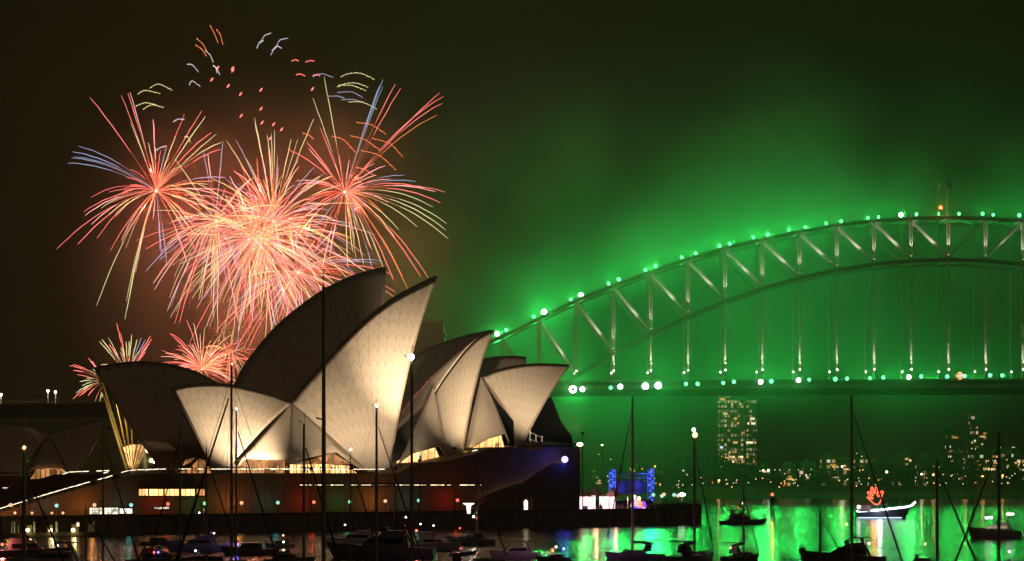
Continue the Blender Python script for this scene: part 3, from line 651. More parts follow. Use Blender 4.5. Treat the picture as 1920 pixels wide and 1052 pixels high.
# floodlights for the shells: lamps on posts along the promenade edge
FL = (1.0, .73, .47)
def flood(u, lat, z, aim, power, angle, label, blend=.5, c=FL):
    f = thing('shell_floodlight', label, 'floodlight', A(u, lat, ZP), 0, 'floodlights aimed at the shells')
    q = MB().tube([(0, 0, 0), (0, 0, z - ZP - .5)], [.14, .09], 8); q.build('post', M['dark'], f)
    hd = MB().box(-.45, .45, -.25, .25, z - ZP - .5, z - ZP + .1); hd.build('lamp_head', M['dark'], f)
    lamp('SPOT', A(u, lat - .7, z + .3), power, c, .5, aim, angle, blend, parent=f, name='flood_beam')
def AH(px, py, lat): return H(px, py, lat)
FP = 20.0
u = lambda px: HU(px, -3)
flood(u(560), 2, 15, AH(425, 770, LA + 8), 8500 * FP, 66, 'floodlight post aimed at the small south shell', .9)
flood(u(690), 8, 15, AH(680, 720, LA + 9), 3000 * FP, 70, 'floodlight post aimed at the lower half of the tallest shell', .9)
flood(u(616), 6, 15, AH(615, 700, LA + 7), 3200 * FP, 64, 'floodlight post aimed at the left part of the tallest shell', .9)
flood(u(716), 12, 17, AH(800, 545, LA + 2), 25000 * FP, 52, 'floodlight post aimed at the upper half of the tallest shell', 1)
flood(u(800), 8, 20, AH(905, 680, LA + 4), 12500 * FP, 46, 'floodlight post aimed at the middle near shell', 1)
flood(u(1020), 12, 24, AH(1000, 715, LA + 5), 6500 * FP, 50, 'floodlight post aimed at the north near shell', 1)
for (px, py, lat, aim, p, an) in ((765, 868, LA + WA - 5, (800, 700, LA - 10), 300, 110), (900, 850, LA + WA - 3, (900, 760, LA), 160, 110), (800, 850, LB + WB + 2, (850, 690, LB + 8), 500, 100), (868, 850, LA + WA + 3, (925, 790, LA + WA), 220, 100)):
    lamp('SPOT', H(px, py, lat), p * FP, (1, .62, .22), .4, H(*aim), an, .9, parent=oh, name='gold_uplight')
# small warm uplights at the shell feet
for (px, py, lat, aim, p) in ((738, 884, LA + WA + 1, (800, 700, LA + 4), 500), (870, 858, LA + WA + 1, (905, 740, LA + 4), 420), (985, 836, LA + WA, (1030, 740, LA + 4), 400)):
    lamp('SPOT', H(px, py, lat), p * FP, (1, .6, .2), .3, H(*aim), 40, .6, parent=oh, name='foot_uplight')
lamp('POINT', H(256, 866, LB - WB * .2), 9000, (1, .72, .22), .6, parent=oh, name='mouth_light')
lamp('POINT', H(262, 846, LB - WB * .2), 900, (1, .72, .22), .6, parent=oh, name='mouth_light')
lamp('POINT', H(330, 872, LB), 160, (1, .5, .16), .5, parent=oh, name='foyer_light')
lamp('POINT', H(162, 868, -58), 120, (1, .45, .16), .4, parent=oh, name='foyer_light')
lamp('POINT', H(600, 876, LA + WA + 2.5), 180, (1, .62, .25), .5, parent=oh, name='foyer_light'); lamp('POINT', H(500, 876, LA + WA + 2.5), 120, (1, .62, .25), .5, parent=oh, name='foyer_light')
lamp('POINT', H(800, 868, LA + WA + 2.5), 150, (1, .5, .16), .5, parent=oh, name='foyer_light'); lamp('POINT', H(920, 842, LA + WA + 2.5), 110, (1, .5, .16), .5, parent=oh, name='foyer_light')
# ------------------------------------------------------------------ promenade, seawall, globe lamps
uL, uR = HU(-60, 0) - 10, HU(1313, 0)
pr = MB().prism([A(uL, -.6, ZP), A(uR, -.6, ZP), A(uR, -130, ZP), A(uL, -130, ZP)], (0, 0, -5.5))
tag(pr.build('promenade', M['paving']), kind='structure')
sw = thing('seawall', 'dark stone harbour seawall in front of the promenade', 'seawall', A(0, 0, 0))
MB().prism([A(uL, 0, -1.5), A(uR, 0, -1.5), A(uR, 0, ZP + .004), A(uL, 0, ZP + .004)], UL * -.6).build('wall', M['seawall'], sw, world=True)
MB().prism([A(uL, .25, ZP + .01), A(uR + .25, .25, ZP + .01), A(uR + .25, .25, ZP + .5), A(uL, .25, ZP + .5)], UL * -.9).build('coping', M['granite'], sw, world=True)
q = MB()
i = uL
while i < uR: MB().bar(A(i, .12, .2), A(i, .12, ZP), .5, .3).build('fender', M['timber'], sw, world=True); i += 9
q = MB().prism([A(uR, 0, -1.5), A(uR, -130, -1.5), A(uR, -130, ZP + .3), A(uR, 0, ZP + .3)], UA * .6); q.build('end_wall', M['seawall'], sw, world=True)

GCOL = {'orange': (1, .36, .06), 'teal': (.10, .75, .65), 'red': (1, .05, .02), 'green': (.08, .9, .22)}
GL = [(20, 947, 'orange'), (106, 948, 'teal'), (177, 947, 'orange'), (246, 947, 'teal'), (315, 945, 'red'), (384, 944, 'green'), (453, 943, 'orange'), (521, 942.5, 'teal'), (588.5, 941.5, 'red'), (656, 941, 'green'), (722.5, 939.5, 'orange'), (785, 938.5, 'teal'), (858, 938, 'red'), (928, 936.5, 'green'), (994, 935.5, 'orange'), (1059, 934.5, 'teal')]
gm = {k: glow(k + '_globe_glass', tuple(.25 + .75 * x for x in c) if k != 'red' else (1, .22, .12), 1.3) for k, c in GCOL.items()}
cnt = {}
for px, py, c in GL:
    p = H(px, py, -5.4); k = cnt.get(c, 0); cnt[c] = k + 1; h_ = p.z - ZP
    f = thing('globe_lamp', '%s %s globe lamp from the left on a thin post before the podium wall' % (ORD[k], c), 'lamp', (p.x, p.y, ZP), 0, 'globe lamps on the promenade')
    MB().lathe((0, 0, 0), [(.16, 0), (.1, .3), (.06, .5), (.06, h_ - .5), (.14, h_ - .42)], 8).build('post', M['dark'], f)
    MB().ball((0, 0, h_), .42, 12, 8).build('globe', gm[c], f, smooth=True)
    lamp('POINT', p - UL * .8, {'orange': 420, 'teal': 90, 'red': 230, 'green': 110}[c] * GLOBE, GCOL[c], .4, parent=f, name='globe_light')
rl = thing('promenade_rail', 'thin dark railing with posts along the promenade edge', 'railing', A(0, -1, ZP))
q = MB(); q2 = MB(); i = uL
q.bar(A(uL, -1.2, ZP + 1.5), A(uR, -1.2, ZP + 1.5), .07); q.bar(A(uL, -1.2, ZP + .9), A(uR, -1.2, ZP + .9), .05)
while i < uR: q2.bar(A(i, -1.2, ZP), A(i, -1.2, ZP + 1.5), .08); i += 2.4
q.build('rail', M['alu'], rl, world=True); q2.build('post', M['alu'], rl, world=True)

# lamp mast on the promenade with a round gallery top near the cruiser
def lamp_mast(px, py, lat, label, c=(1, .92, .75), w=.12, head=.5, power=0, gallery=False, em=9):
    p = H(px, py, lat); f = thing('lamp_mast', label, 'lamp mast', (p.x, p.y, ZP if lat < 0 else 0), 0)
    z0 = ZP if lat < 0 else 0; h_ = p.z - z0
    MB().tube([(0, 0, 0), (0, 0, h_)], [w * 1.5, w], 8).build('mast', M['alu'], f)
    MB().ball((0, -.1, h_ + .1), head, 10, 6, (1, 1, .55)).build('lamp_head', glow('mast_lamp_glass', c, em), f, smooth=True)
    if power: lamp('POINT', p + Vector((0, -.8, .2)), power, c, .4, parent=f)
    return f

# white marquee tents, stage and screen to the north
M['tentglow'] = lit_glass('tent_inside', (1, .72, .62), (1, .55, .75), 2.6, .5, .5, .45)
M['tentred'] = glow('red_lit_tent_cloth', (1, .08, .04), .42)
def tent(x0, x1, ytop, ybot, label, lat=-8):
    a = H(x0, ybot, lat); w = (H(x1, ybot, lat) - a).length; a.z = ZP; zt = H(x0, ytop, lat).z - ZP
    f = thing('tent', label, 'tent', a, TH, 'event tents on the promenade'); d = 6.0
    MB().box(.25, w - .25, d - .1, d, .02, zt).box(.0, .25, 0, d, 0, zt).build('side_cloth', M['tentglow'], f)
    q = MB(); ap = (w / 2, d / 2, zt + 2.6)
    for c in (((-.2, -.2, zt), (w + .2, -.2, zt)), ((w + .2, -.2, zt), (w + .2, d, zt)), ((w + .2, d, zt), (-.2, d, zt)), ((-.2, d, zt), (-.2, -.2, zt))):
        pa, pb = map(Vector, c); rows = []
        for i in range(6):
            t_ = i / 5; k_ = t_ ** .55
            rows.append([pa.lerp(Vector(ap), t_) - Vector((0, 0, (k_ - t_) * -0 + 1.1 * math.sin(math.pi * t_) * .6)), pb.lerp(Vector(ap), t_) - Vector((0, 0, 1.1 * math.sin(math.pi * t_) * .6))])
        q.grid(rows)
    r_ = q.build('roof', M['tentroof'], f); sd = r_.modifiers.new('s', 'SOLIDIFY'); sd.thickness = .06
    q = MB()
    for x in (.1, w - .1):
        for y in (.1, d - .1): q.bar((x, y, 0), (x, y, zt), .14)
    q.build('pole', M['alulit'], f)
    q = MB()
    for k in range(3): q.box(w * (.2 + .25 * k), w * (.2 + .25 * k) + .9, 2, 2.6, .02, 1.1)
    q.build('bar_counter', M['dark'], f)
    lamp('POINT', a + UA * w / 2 - UL * 2.5 + Vector((0, 0, zt - .8)), 1500, (1, .35, .3), .5, parent=None).parent = None
    return f
M['tentroof'] = mat('tent_canvas', (.6, .5, .48), .8, 0, .08, 1)
def tent_red(px, lat): lamp('SPOT', H(px, 890, lat + 14), 5200, (1, .05, .03), .4, H(px, 924, lat), 60, .8)
tl = [tent(1092, 1113, 931, 957, 'leftmost dim pink tent beside the podium end'), tent(1115, 1143, 929, 957, 'tent with a pointed red roof and a pink bar inside'), tent(1152, 1178, 931, 956, 'brightest white lit tent with two people in front')]
stage = thing('stage', 'event stage with blue lit truss towers and a dim blue screen', 'stage', H(1145, 955, -38))
q = MB()
def truss(q, p, w, h_, n):
    for sx in (-w / 2, w / 2):
        for sy in (-w / 2, w / 2): q.bar(p + Vector((sx, sy, 0)), p + Vector((sx, sy, h_)), .16)
    for i in range(n):
        z0 = h_ * i / n; z1 = h_ * (i + 1) / n; s_ = 1 if i % 2 else -1
        q.bar(p + Vector((-w / 2 * s_, -w / 2, z0)), p + Vector((w / 2 * s_, -w / 2, z1)), .1); q.bar(p + Vector((-w / 2, -w / 2, z1)), p + Vector((w / 2, -w / 2, z1)), .1)
for (px, top, nm) in ((1148, 882, 'left'), (1220, 880, 'right')):
    q = MB(); p = H(px, 950, -38); p.z = ZP; hh = H(px, top, -38).z - ZP; truss(q, p, 1.7, hh, 12); o = q.build('truss_tower', M['alulit'], stage, world=True)
    g_ = MB()
    for i in range(12): g_.box(p.x - .5 + .6 * (i % 2), p.x + .1 + .6 * (i % 2), p.y - 1.1, p.y - 1.0, ZP + 1 + i * hh / 12.5, ZP + 1.5 + i * hh / 12.5)
    g_.build('led_strip', glow('blue_led', (.03, .06, 1), 3.2), stage, world=True)
    lamp('POINT', p + Vector((0, -2.5, hh * .6)), 500, (.04, .08, 1), .3, parent=stage); lamp('POINT', p + Vector((0, -2.5, hh * .9)), 350, (.04, .08, 1), .3, parent=stage)
a = H(1148, 888, -38); b_ = H(1220, 888, -38); q = MB()
for dz in (0, -1.3): q.bar(a + Vector((0, 0, dz)), b_ + Vector((0, 0, dz)), .2)
for i in range(12): q.bar(a.lerp(b_, i / 12), a.lerp(b_, (i + 1) / 12) - Vector((0, 0, 1.3)), .12)
q.build('roof_truss', M['alulit'], stage, world=True)
m, t, b = nodes('stage_screen'); n = t.nodes; l = t.links; tc = n.new('ShaderNodeTexCoord'); ns = n.new('ShaderNodeTexNoise'); ns.inputs['Scale'].default_value = .28; ns.inputs['Detail'].default_value = 3; l.new(tc.outputs['Object'], ns.inputs['Vector'])
cr = n.new('ShaderNodeValToRGB'); cr.color_ramp.elements[0].position = .45; cr.color_ramp.elements[0].color = (.02, .03, .12, 1); cr.color_ramp.elements[1].position = .72; cr.color_ramp.elements[1].color = (.10, .05, .75, 1); l.new(ns.outputs['Fac'], cr.inputs[0]); l.new(cr.outputs[0], b.inputs['Emission Color']); b.inputs['Emission Strength'].default_value = .42; b.inputs['Base Color'].default_value = (.02, .02, .03, 1); m.cycles.emission_sampling = 'NONE'
MB().prism([H(x, y, -39) for x, y in ((1153, 926), (1212, 926), (1212, 901), (1153, 901))], UL * -.4).build('screen', m, stage, world=True)
MB().prism([H(x, y, -37) for x, y in ((1144, 950), (1224, 950), (1224, 938), (1144, 938))], UL * -6).build('deck', M['dark'], stage, world=True)
# three glowing sculptures beside the tents
for i, (px, top, c, c2, lb) in enumerate(((1189.5, 931, (1, .55, .75), (.1, .1, 1), 'left glowing light sculpture, pink above blue'), (1198, 934, (1, .45, .12), (.5, .1, .9), 'middle glowing orange light sculpture'), (1206, 937, (.45, .08, 1), (.9, .7, .9), 'right glowing purple light sculpture'))):
    p = H(px, 954, -6); p.z = ZP; f = thing('light_sculpture', lb, 'sculpture', p, 0, 'glowing sculptures by the stage'); hh = H(px, top, -6).z - ZP - .6
    q = MB()
    for k in range(9):
        a_ = 2.4 * k; q.tube([(.9 * math.cos(a_ + s * .5) * (1 - .12 * s), .9 * math.sin(a_ + s * .5), hh * (.32 + .68 * s / 5)) for s in range(6)], .22, 5)
    q.build('lantern_ribbon', glow('ribbon_glow', c, 1.3), f); q = MB()
    for k in range(5): q.tube([(.8 * math.cos(k * 1.3), .8 * math.sin(k * 1.3), .1), (.5 * math.cos(k * 1.3 + .6), .5 * math.sin(k * 1.3 + .6), hh * .35)], .24, 5)
    q.build('lantern_foot', glow('foot_glow', c2, 1.6), f)
    if i < 2: MB().ball((0, 0, hh + .55), .5, 10, 6).build('globe', glow('sculpture_globe', (1, .75, .5), 3), f)
# planted edge and low crowd barrier north of the tents
pk = thing('planter', 'dark planted strip along the seawall north of the stage', 'planter', A(0, -3, ZP)); uu0, uu1 = HU(1215, -4), HU(1311, -4)
MB().prism([A(uu0, -3, ZP), A(uu1, -3, ZP), A(uu1, -3, ZP + .8), A(uu0, -3, ZP + .8)], UL * -2).build('box', M['granite'], pk, world=True)
q = MB(); rr = random.Random(4)
for i in range(2200):
    p = A(rr.uniform(uu0, uu1), -4 + rr.uniform(-.9, .9), ZP + .8 + abs(rr.gauss(0, .5))); v = Vector((rr.uniform(-1, 1), rr.uniform(-1, 1), rr.uniform(-.5, 1))) * .22; w_ = v.cross(Vector((rr.random(), rr.random(), 1)))
    q._add([p - v, p + w_, p + v], [(0, 1, 2)])
M['leaf'] = mat('dark_foliage', (.05, .07, .03), .8, 0, .4, .6)
q.build('leaves', M['leaf'], pk, world=True, fix=False)
# coloured globes and lights beyond the stage
for i, (px, py, c, lat, lb) in enumerate(((1225, 928, 'teal', -6, 'teal globe just right of the stage'), (1241, 930, 'teal', -6, 'pale teal globe next to an orange one'), (1245, 927, 'orange', -14, 'orange globe next to a pale teal one'), (1264, 928, 'teal', -6, 'teal globe near the end of the promenade'), (1271, 929.5, 'orange', -14, 'dim orange globe near the end of the promenade'))):
    p = H(px, py, lat); h_ = p.z - ZP; f = thing('globe_lamp', lb, 'lamp', (p.x, p.y, ZP), 0, 'globe lamps north of the stage')
    MB().lathe((0, 0, 0), [(.14, 0), (.06, .4), (.06, h_ - .4)], 6).build('post', M['dark'], f); MB().ball((0, 0, h_), .5, 10, 6).build('globe', gm[c], f)
f = lamp_mast(1279, 928, -7, 'low lamp mast with a wide white lamp at the promenade end', (.9, 1, .9), .1, .9, 300)

f = lamp_mast(1087.5, 834, -12, 'short lamp post with a warm lamp at the north canopy', (1, .6, .35), .1, .9, 260)
lamp_mast(1129, 835, -30, 'thin pole with a tiny lamp right of the canopy', (.9, 1, .8), .08, .3)
# blue event spotlight on the north end of the podium
bf = thing('event_spotlight', 'intense blue spotlight on the podium north end', 'spotlight', H(1059, 868, -6)); MB().lathe((0, 0, 0), [(.3, 0), (.5, .3), (.5, .9)], 8).build('housing', M['dark'], bf); MB().ball((0, -.5, .9), .85, 8, 6).build('lens', glow('blue_lens', (.12, .14, 1), 12), bf)
lamp('POINT', H(1059, 862, -3.2), 420, (.03, .05, 1), .4, parent=bf); lamp('SPOT', H(1060, 840, -3), 130, (.03, .05, 1), .4, H(1040, 880, -12), 120, .8, parent=bf)

# the far approach viaduct on the left with its steel truss and lamps
YV = 960.0
vd = thing('approach_viaduct', 'dark steel approach viaduct with lattice trusses behind the restaurant', 'viaduct', P(60, 885, YV))
q = MB(); x0, x1 = -60, 520
q.prism([P(x0, 758, YV), P(x1, 752, YV), P(x1, 757, YV), P(x0, 763, YV)], (0, 22, 0)); q.prism([P(x0, 763, YV + 1), P(x1, 757, YV + 1), P(x1, 779, YV + 1), P(x0, 786, YV + 1)], (0, 1.5, 0))
q.build('deck', M['steel'], vd, world=True)
q = MB()
for k, yy in ((0, YV + 1), (1, YV + 18)):
    for (xa, xb) in ((-60, 40), (40, 140), (140, 240), (240, 340), (340, 440)):
        n_ = 6
        for i in range(n_):
            t0, t1 = i / n_, (i + 1) / n_; d0, d1 = 26 - 14 * math.sin(math.pi * t0) * 1.0, 26 - 14 * math.sin(math.pi * t1)
            a = P(xa + (xb - xa) * t0, 783 + 6, yy); b_ = P(xa + (xb - xa) * t1, 783 + 6, yy); c = P(xa + (xb - xa) * t0, 789 + d0 * 1.1, yy); d = P(xa + (xb - xa) * t1, 789 + d1 * 1.1, yy)
            q.bar(c, d, .6); q.bar(a, c, .5); q.bar(a if i % 2 else c, d if i % 2 else b_, .45)
q.build('truss', M['steel'], vd, world=True)
for x in (40, 240, 440):
    q = MB()
    for yy in (YV + 2, YV + 19):
        for dx in (-5, 5): q.bar(P(x + dx * .4, 800, yy), Vector((P(x + dx, 885, yy).x, yy, 0)), 1.0)
        for z in (8, 18, 27): q.bar((P(x - 5, 885, yy).x, yy, z), (P(x + 5, 885, yy).x, yy, z), .5)
    for z in (8, 18, 27): q.bar((P(x - 5, 885, YV).x, YV + 2, z), (P(x - 5, 885, YV).x, YV + 19, z), .5)
    q.build('pier', M['steel'], vd, world=True)
q = MB()
q.bar(P(x0, 751, YV - .2), P(x1, 745, YV - .2), .18)
for i in range(100): xx = x0 + (x1 - x0) * i / 100; yy = 757 - 6 * i / 100; q.bar(P(xx, yy - 6, YV - .2), P(xx, yy, YV - .2), .12)
q.build('parapet_rail', M['steel_pale'], vd, world=True)
for i, (px, py) in enumerate(((2, 740), (90, 733), (104, 735))):
    p = P(px, py, YV + 4); f = thing('street_lamp', ('white street lamp at the left edge on the viaduct', 'left of the two white lamps close together on the viaduct', 'right of the two white lamps close together on the viaduct')[i], 'street lamp', p - Vector((0, 0, 4.6)), 0, 'lamps on the viaduct')
    MB().tube([(0, 0, 0), (0, 0, 4.4)], .14, 6).build('post', M['alulit'], f); MB().ball((0, 0, 4.6), .5, 8, 5).build('lamp_head', M['whitelamp'], f); lamp('POINT', p + Vector((0, -1.5, .3)), 900, (1, .8, .6), .3, parent=f)

# floating pontoon with lit pier posts at the left
pn = thing('pontoon', 'floating pontoon with pale posts and low lamps at the lower left', 'pontoon', H(110, 998, 14)); pn.location.z = 0
ua, ub = HU(-20, 12), HU(182, 12)
MB().prism([A(ua, 13.5, .1), A(ub, 13.5, .1), A(ub, 13.5, .95), A(ua, 13.5, .95)], UL * -3.5).build('deck', M['timber'], pn, world=True)
q = MB()
for px in (21, 26, 64, 106, 147, 176): MB().tube([H(px, 1004, 12), H(px, 978, 12)], .22, 8).build('pile', M['alulit'], pn, world=True)
q = MB()
for px in (30, 55, 94, 139, 170): p = H(px, 995, 11.5); MB().box(p.x - .55, p.x + .55, p.y - .4, p.y + .4, .95, 2.6).build('locker', M['seawall'], pn, world=True)
for i, px in enumerate((52, 95, 137, 176)):
    p = H(px, 994, 13); f = thing('pontoon_lamp', '%s low yellow lamp from the left on the pontoon' % ORD[i], 'lamp', (p.x, p.y, .95), 0, 'low lamps on the pontoon')
    MB().lathe((0, 0, 0), [(.15, 0), (.12, p.z - 1.2)], 6).build('post', M['dark'], f); 
    if i < 3: MB().ball((0, 0, p.z - .95), .42, 8, 6).build('lens', glow('yellow_lens', (1, .75, .3), 9), f); lamp('POINT', p + UL * .9, 160, (1, .8, .3), .2, parent=f)
q = thing('mooring_pile', 'mooring pile with a self-glowing cap at the right of the pontoon', 'pile', H(146, 1003, 12)); q.location.z = 0
MB().tube([(0, 0, -1), (0, 0, 2.2)], .3, 8).build('post', M['timber'], q); MB().tube([(0, 0, 2.2), (0, 0, 3)], .32, 8).build('cap', glow('glowing_pile_cap', (1, .8, .6), 1.2), q)  # cap gives off light of its own though it is no lamp
# red-orange fill lamps under the left stair
for i, px in enumerate((28, 60, 97, 118)):
    p = H(px, 962, -6); f = thing('wall_lamp', '%s small orange lamp from the left below the entrance stair' % ORD[i], 'lamp', (p.x, p.y, ZP), 0, 'orange lamps below the stair')
    MB().lathe((0, 0, 0), [(.1, 0), (.07, p.z - ZP - .2)], 6).build('post', M['dark'], f); MB().ball((0, 0, p.z - ZP), .3, 8, 5).build('globe', gm['orange'], f); lamp('POINT', p + UL * .8, 110, (1, .3, .08), .3, parent=f)

# ------------------------------------------------------------------ trees: trunk, limbs and many leaf clumps
def tree(name, label, px, pyb, Y, hgt, wid, seed, n=900, group=None, zb=None):
    rr = random.Random(seed); b0 = P(px, pyb, Y) if zb is None else Vector((P(px, 885, Y).x, Y, zb)); f = thing(name, label, 'tree', b0, rr.uniform(0, 6), group)
    q = MB(); q.tube([(0, 0, -1), (.1, 0, hgt * .3), (.2, .1, hgt * .6)], [hgt * .035, hgt * .025, hgt * .012], 7)
    cl = []
    for k in range(9):
        a_ = k * 2.4; rad = wid * .5 * rr.uniform(.35, .8); z = hgt * rr.uniform(.45, .88); e = Vector((rad * math.cos(a_), rad * math.sin(a_), z)); q.tube([(0.1, 0, hgt * .3), e * .5 + Vector((0, 0, hgt * .2)), e], [hgt * .014, hgt * .009, hgt * .003], 5); cl.append((e, wid * rr.uniform(.14, .24)))
    cl.append((Vector((0, 0, hgt * .92)), wid * .16))
    q.build('trunk', M['timber'], f); g_ = MB()
    for i in range(n):
        c, r_ = cl[rr.randrange(len(cl))]; d = Vector((rr.gauss(0, 1), rr.gauss(0, 1), rr.gauss(0, .8))).normalized() * r_ * rr.uniform(.3, 1.1); p = c + d; s_ = wid * .035 * rr.uniform(.6, 1.5)
        v = Vector((rr.gauss(0, 1), rr.gauss(0, 1), rr.gauss(0, 1))).normalized() * s_; w_ = v.cross(Vector((rr.gauss(0, 1), rr.gauss(0, 1), 1))).normalized() * s_ * .7
        g_._add([p - v, p + w_, p + v, p - w_], [(0, 1, 2, 3)])
    g_.build('crown', M['leaf'], f, fix=False); return f
tr = [(1100, 876, 10, 9), (1128, 874, 12, 10), (1178, 882, 10, 9), (1205, 878, 13, 11), (1236, 872, 15, 13), (1262, 866, 18, 14), (1286, 862, 19, 15), (1312, 864, 17, 15), (1336, 866, 20, 17), (1360, 868, 17, 16), (1386, 880, 12, 13), (1420, 884, 9, 12), (1452, 886, 8, 11), (1545, 882, 10, 13), (1620, 872, 13, 14), (1660, 866, 14, 16), (1705, 874, 12, 14), (1760, 868, 13, 14), (1815, 862, 14, 15), (1900, 872, 12, 13)]
for i, (px, pt, h_, w_) in enumerate(tr):
    Y = 1400 + (i * 37) % 60; z = P(px, pt, Y).z - h_ * 1.02
    tree('shore_tree', '%s dark broad tree from the left along the far shore' % ORD[i], px, 0, Y, h_, w_ * 1.5, i, 700, 'trees on the far shore', zb=max(2.5, z))
    
# ------------------------------------------------------------------ far shore buildings and their lights
def facade(name, c, lit, prob, sx, sz, strength=1.2, seed=0.):
    """wall with a grid of windows, some of them lit"""
    m, t, b = nodes(name); n = t.nodes; l = t.links
    tc = n.new('ShaderNodeTexCoord'); sp = n.new('ShaderNodeSeparateXYZ'); l.new(tc.outputs['Object'], sp.inputs[0])
    def mt(op, a, b_=None):
        k = n.new('ShaderNodeMath'); k.operation = op
        for i, v in enumerate((a, b_)):
            if v is None: continue
            if isinstance(v, (int, float)): k.inputs[i].default_value = v
            else: l.new(v, k.inputs[i])
        return k.outputs[0]
    u_ = mt('MULTIPLY', mt('ADD', sp.outputs[0], mt('MULTIPLY', sp.outputs[1], 1.0)), 1 / sx); v_ = mt('MULTIPLY', sp.outputs[2], 1 / sz)
    win = mt('MULTIPLY', mt('LESS_THAN', mt('FRACT', u_), .68), mt('LESS_THAN', mt('FRACT', v_), .55))
    cb_ = n.new('ShaderNodeCombineXYZ'); l.new(mt('FLOOR', u_), cb_.inputs[0]); l.new(mt('FLOOR', v_), cb_.inputs[1]); cb_.inputs[2].default_value = seed
    wn = n.new('ShaderNodeTexWhiteNoise'); wn.noise_dimensions = '3D'; l.new(cb_.outputs[0], wn.inputs[0])
    on = mt('LESS_THAN', wn.outputs['Value'], prob); em = mt('MULTIPLY', mt('MULTIPLY', on, win), mt('MULTIPLY', mt('POWER', mt('MULTIPLY', wn.outputs['Value'], 1 / prob), 2.2), strength))
    l.new(em, b.inputs['Emission Strength']); mc = n.new('ShaderNodeMix'); mc.data_type = 'RGBA'; mc.inputs[6].default_value = (*lit, 1); mc.inputs[7].default_value = (1, .85, .55, 1); s3 = n.new('ShaderNodeSeparateColor'); l.new(wn.outputs['Color'], s3.inputs[0]); l.new(s3.outputs[1], mc.inputs[0]); l.new(mc.outputs[2], b.inputs['Emission Color'])
    mx = n.new('ShaderNodeMix'); mx.data_type = 'RGBA'; mx.inputs[6].default_value = (*c, 1); mx.inputs[7].default_value = (.02, .02, .02, 1); l.new(win, mx.inputs[0]); l.new(mx.outputs[2], b.inputs['Base Color']); m.cycles.emission_sampling = 'NONE'
    return m
YT = 1660.0
# the slab tower: balconies, two wings
tw = thing('apartment_tower', 'tall pale apartment tower with scattered lit windows under the bridge deck', 'tower', P(1383, 885, YT)); tw.location.z = 0
M['towerwall'] = mat('tower_render', (.34, .30, .20), .7, 0, .1, .2)
bx = lambda x0, x1, y0, y1, yt, d0, d1: MB().box(P(x0, 0, YT).x, P(x1, 0, YT).x, YT + d0, YT + d1, P(0, y0, YT).z, P(0, yt, YT).z)
bx(1349, 1396, 900, 0, 738, 0, 16).build('wall', facade('tower_glow_facade', (.24, .20, .12), (1, .6, .25), .9, 2.1, 3.05, .8, 1), tw, world=True)  # dense window glow stands in for light falling on the tower walls
bx(1398, 1420, 900, 0, 741, 4, 22).build('wall', facade('tower_side_glow_facade', (.19, .16, .10), (1, .6, .25), .85, 2.0, 3.05, .55, 2), tw, world=True)  # same wall light put into the window glow, weaker on this wing
q = MB(); z = 4.0
while z < P(0, 742, YT).z: q.box(P(1348.5, 0, YT).x, P(1396.5, 0, YT).x, YT - .5, YT - .02, z, z + .35); z += 3.05
q.build('balcony_slab', M['towerwall'], tw, world=True)
bx(1396, 1398.5, 900, 0, 736, -1, 20).build('service_core', M['concrete'], tw, world=True)
bx(1358, 1374, 738, 0, 733, 2, 12).build('plant_room', M['concrete'], tw, world=True)
rr = random.Random(11); wm = [glow('warm_window', (1, .55, .2), 1.0), glow('pale_window', (1, .75, .42), 1.6), glow('cool_window', (.6, .8, 1), 1.6), glow('amber_window', (1, .42, .12), .6)]
for i in range(90):
    fl_ = rr.randrange(1, 44); z = 4 + fl_ * 3.05 + .6; right = rr.random() < .3
    if z > P(0, 744, YT).z: continue
    if rr.random() < .25 and fl_ > 20: continue
    px = rr.uniform(1399, 1418) if right else rr.uniform(1350, 1393); x = P(px, 0, YT).x; w_ = rr.choice((1.2, 1.2, 1.9, 2.8)); y = YT + (3.9 if right else -.12)
    k = MB().box(x, x + w_, y, y + .1, z, z + 1.3).build('window', rr.choice((wm[0], wm[0], wm[3], wm[3], wm[1])) if rr.random() < .93 else wm[2], tw, world=True)
# flats and houses along the far shore: column range, top row, distance, kind
BL = [(1466, 1492, 872, 1430, .12), (1500, 1530, 868, 1450, .12), (1541, 1570, 858, 1470, .3), (1572, 1600, 861, 1480, .3), (1604, 1628, 852, 1500, .26), (1632, 1655, 866, 1450, .06), (1676, 1712, 853, 1520, .2), (1722, 1752, 858, 1440, .28), (1745, 1772, 850, 1540, .16), (1776, 1790, 800, 1640, .18), (1790, 1812, 846, 1500, .22), (1822, 1834, 776, 1680, .30), (1836, 1850, 783, 1690, .22), (1820, 1848, 838, 1560, .25), (1852, 1876, 850, 1500, .3), (1878, 1900, 848, 1470, .4), (1898, 1925, 856, 1500, .3), (1170, 1196, 872, 1440, .15), (1216, 1240, 876, 1450, .12), (1110, 1136, 880, 1450, .15), (1420, 1446, 876, 1450, .18), (1880, 1908, 838, 1600, .16), (1930, 1960, 850, 1500, .2)]
fm_ = [facade('shore_facade', (.10, .08, .05), (1, .5, .18), .22, 2.8, 3.2, 1.1, k) for k in range(3)] + [facade('shore_facade_bright', (.11, .09, .06), (1, .55, .2), .42, 2.8, 3.2, 1.3, k + 5) for k in range(2)]
adj = ['low', 'squat', 'narrow', 'long', 'stepped', 'plain', 'wide']
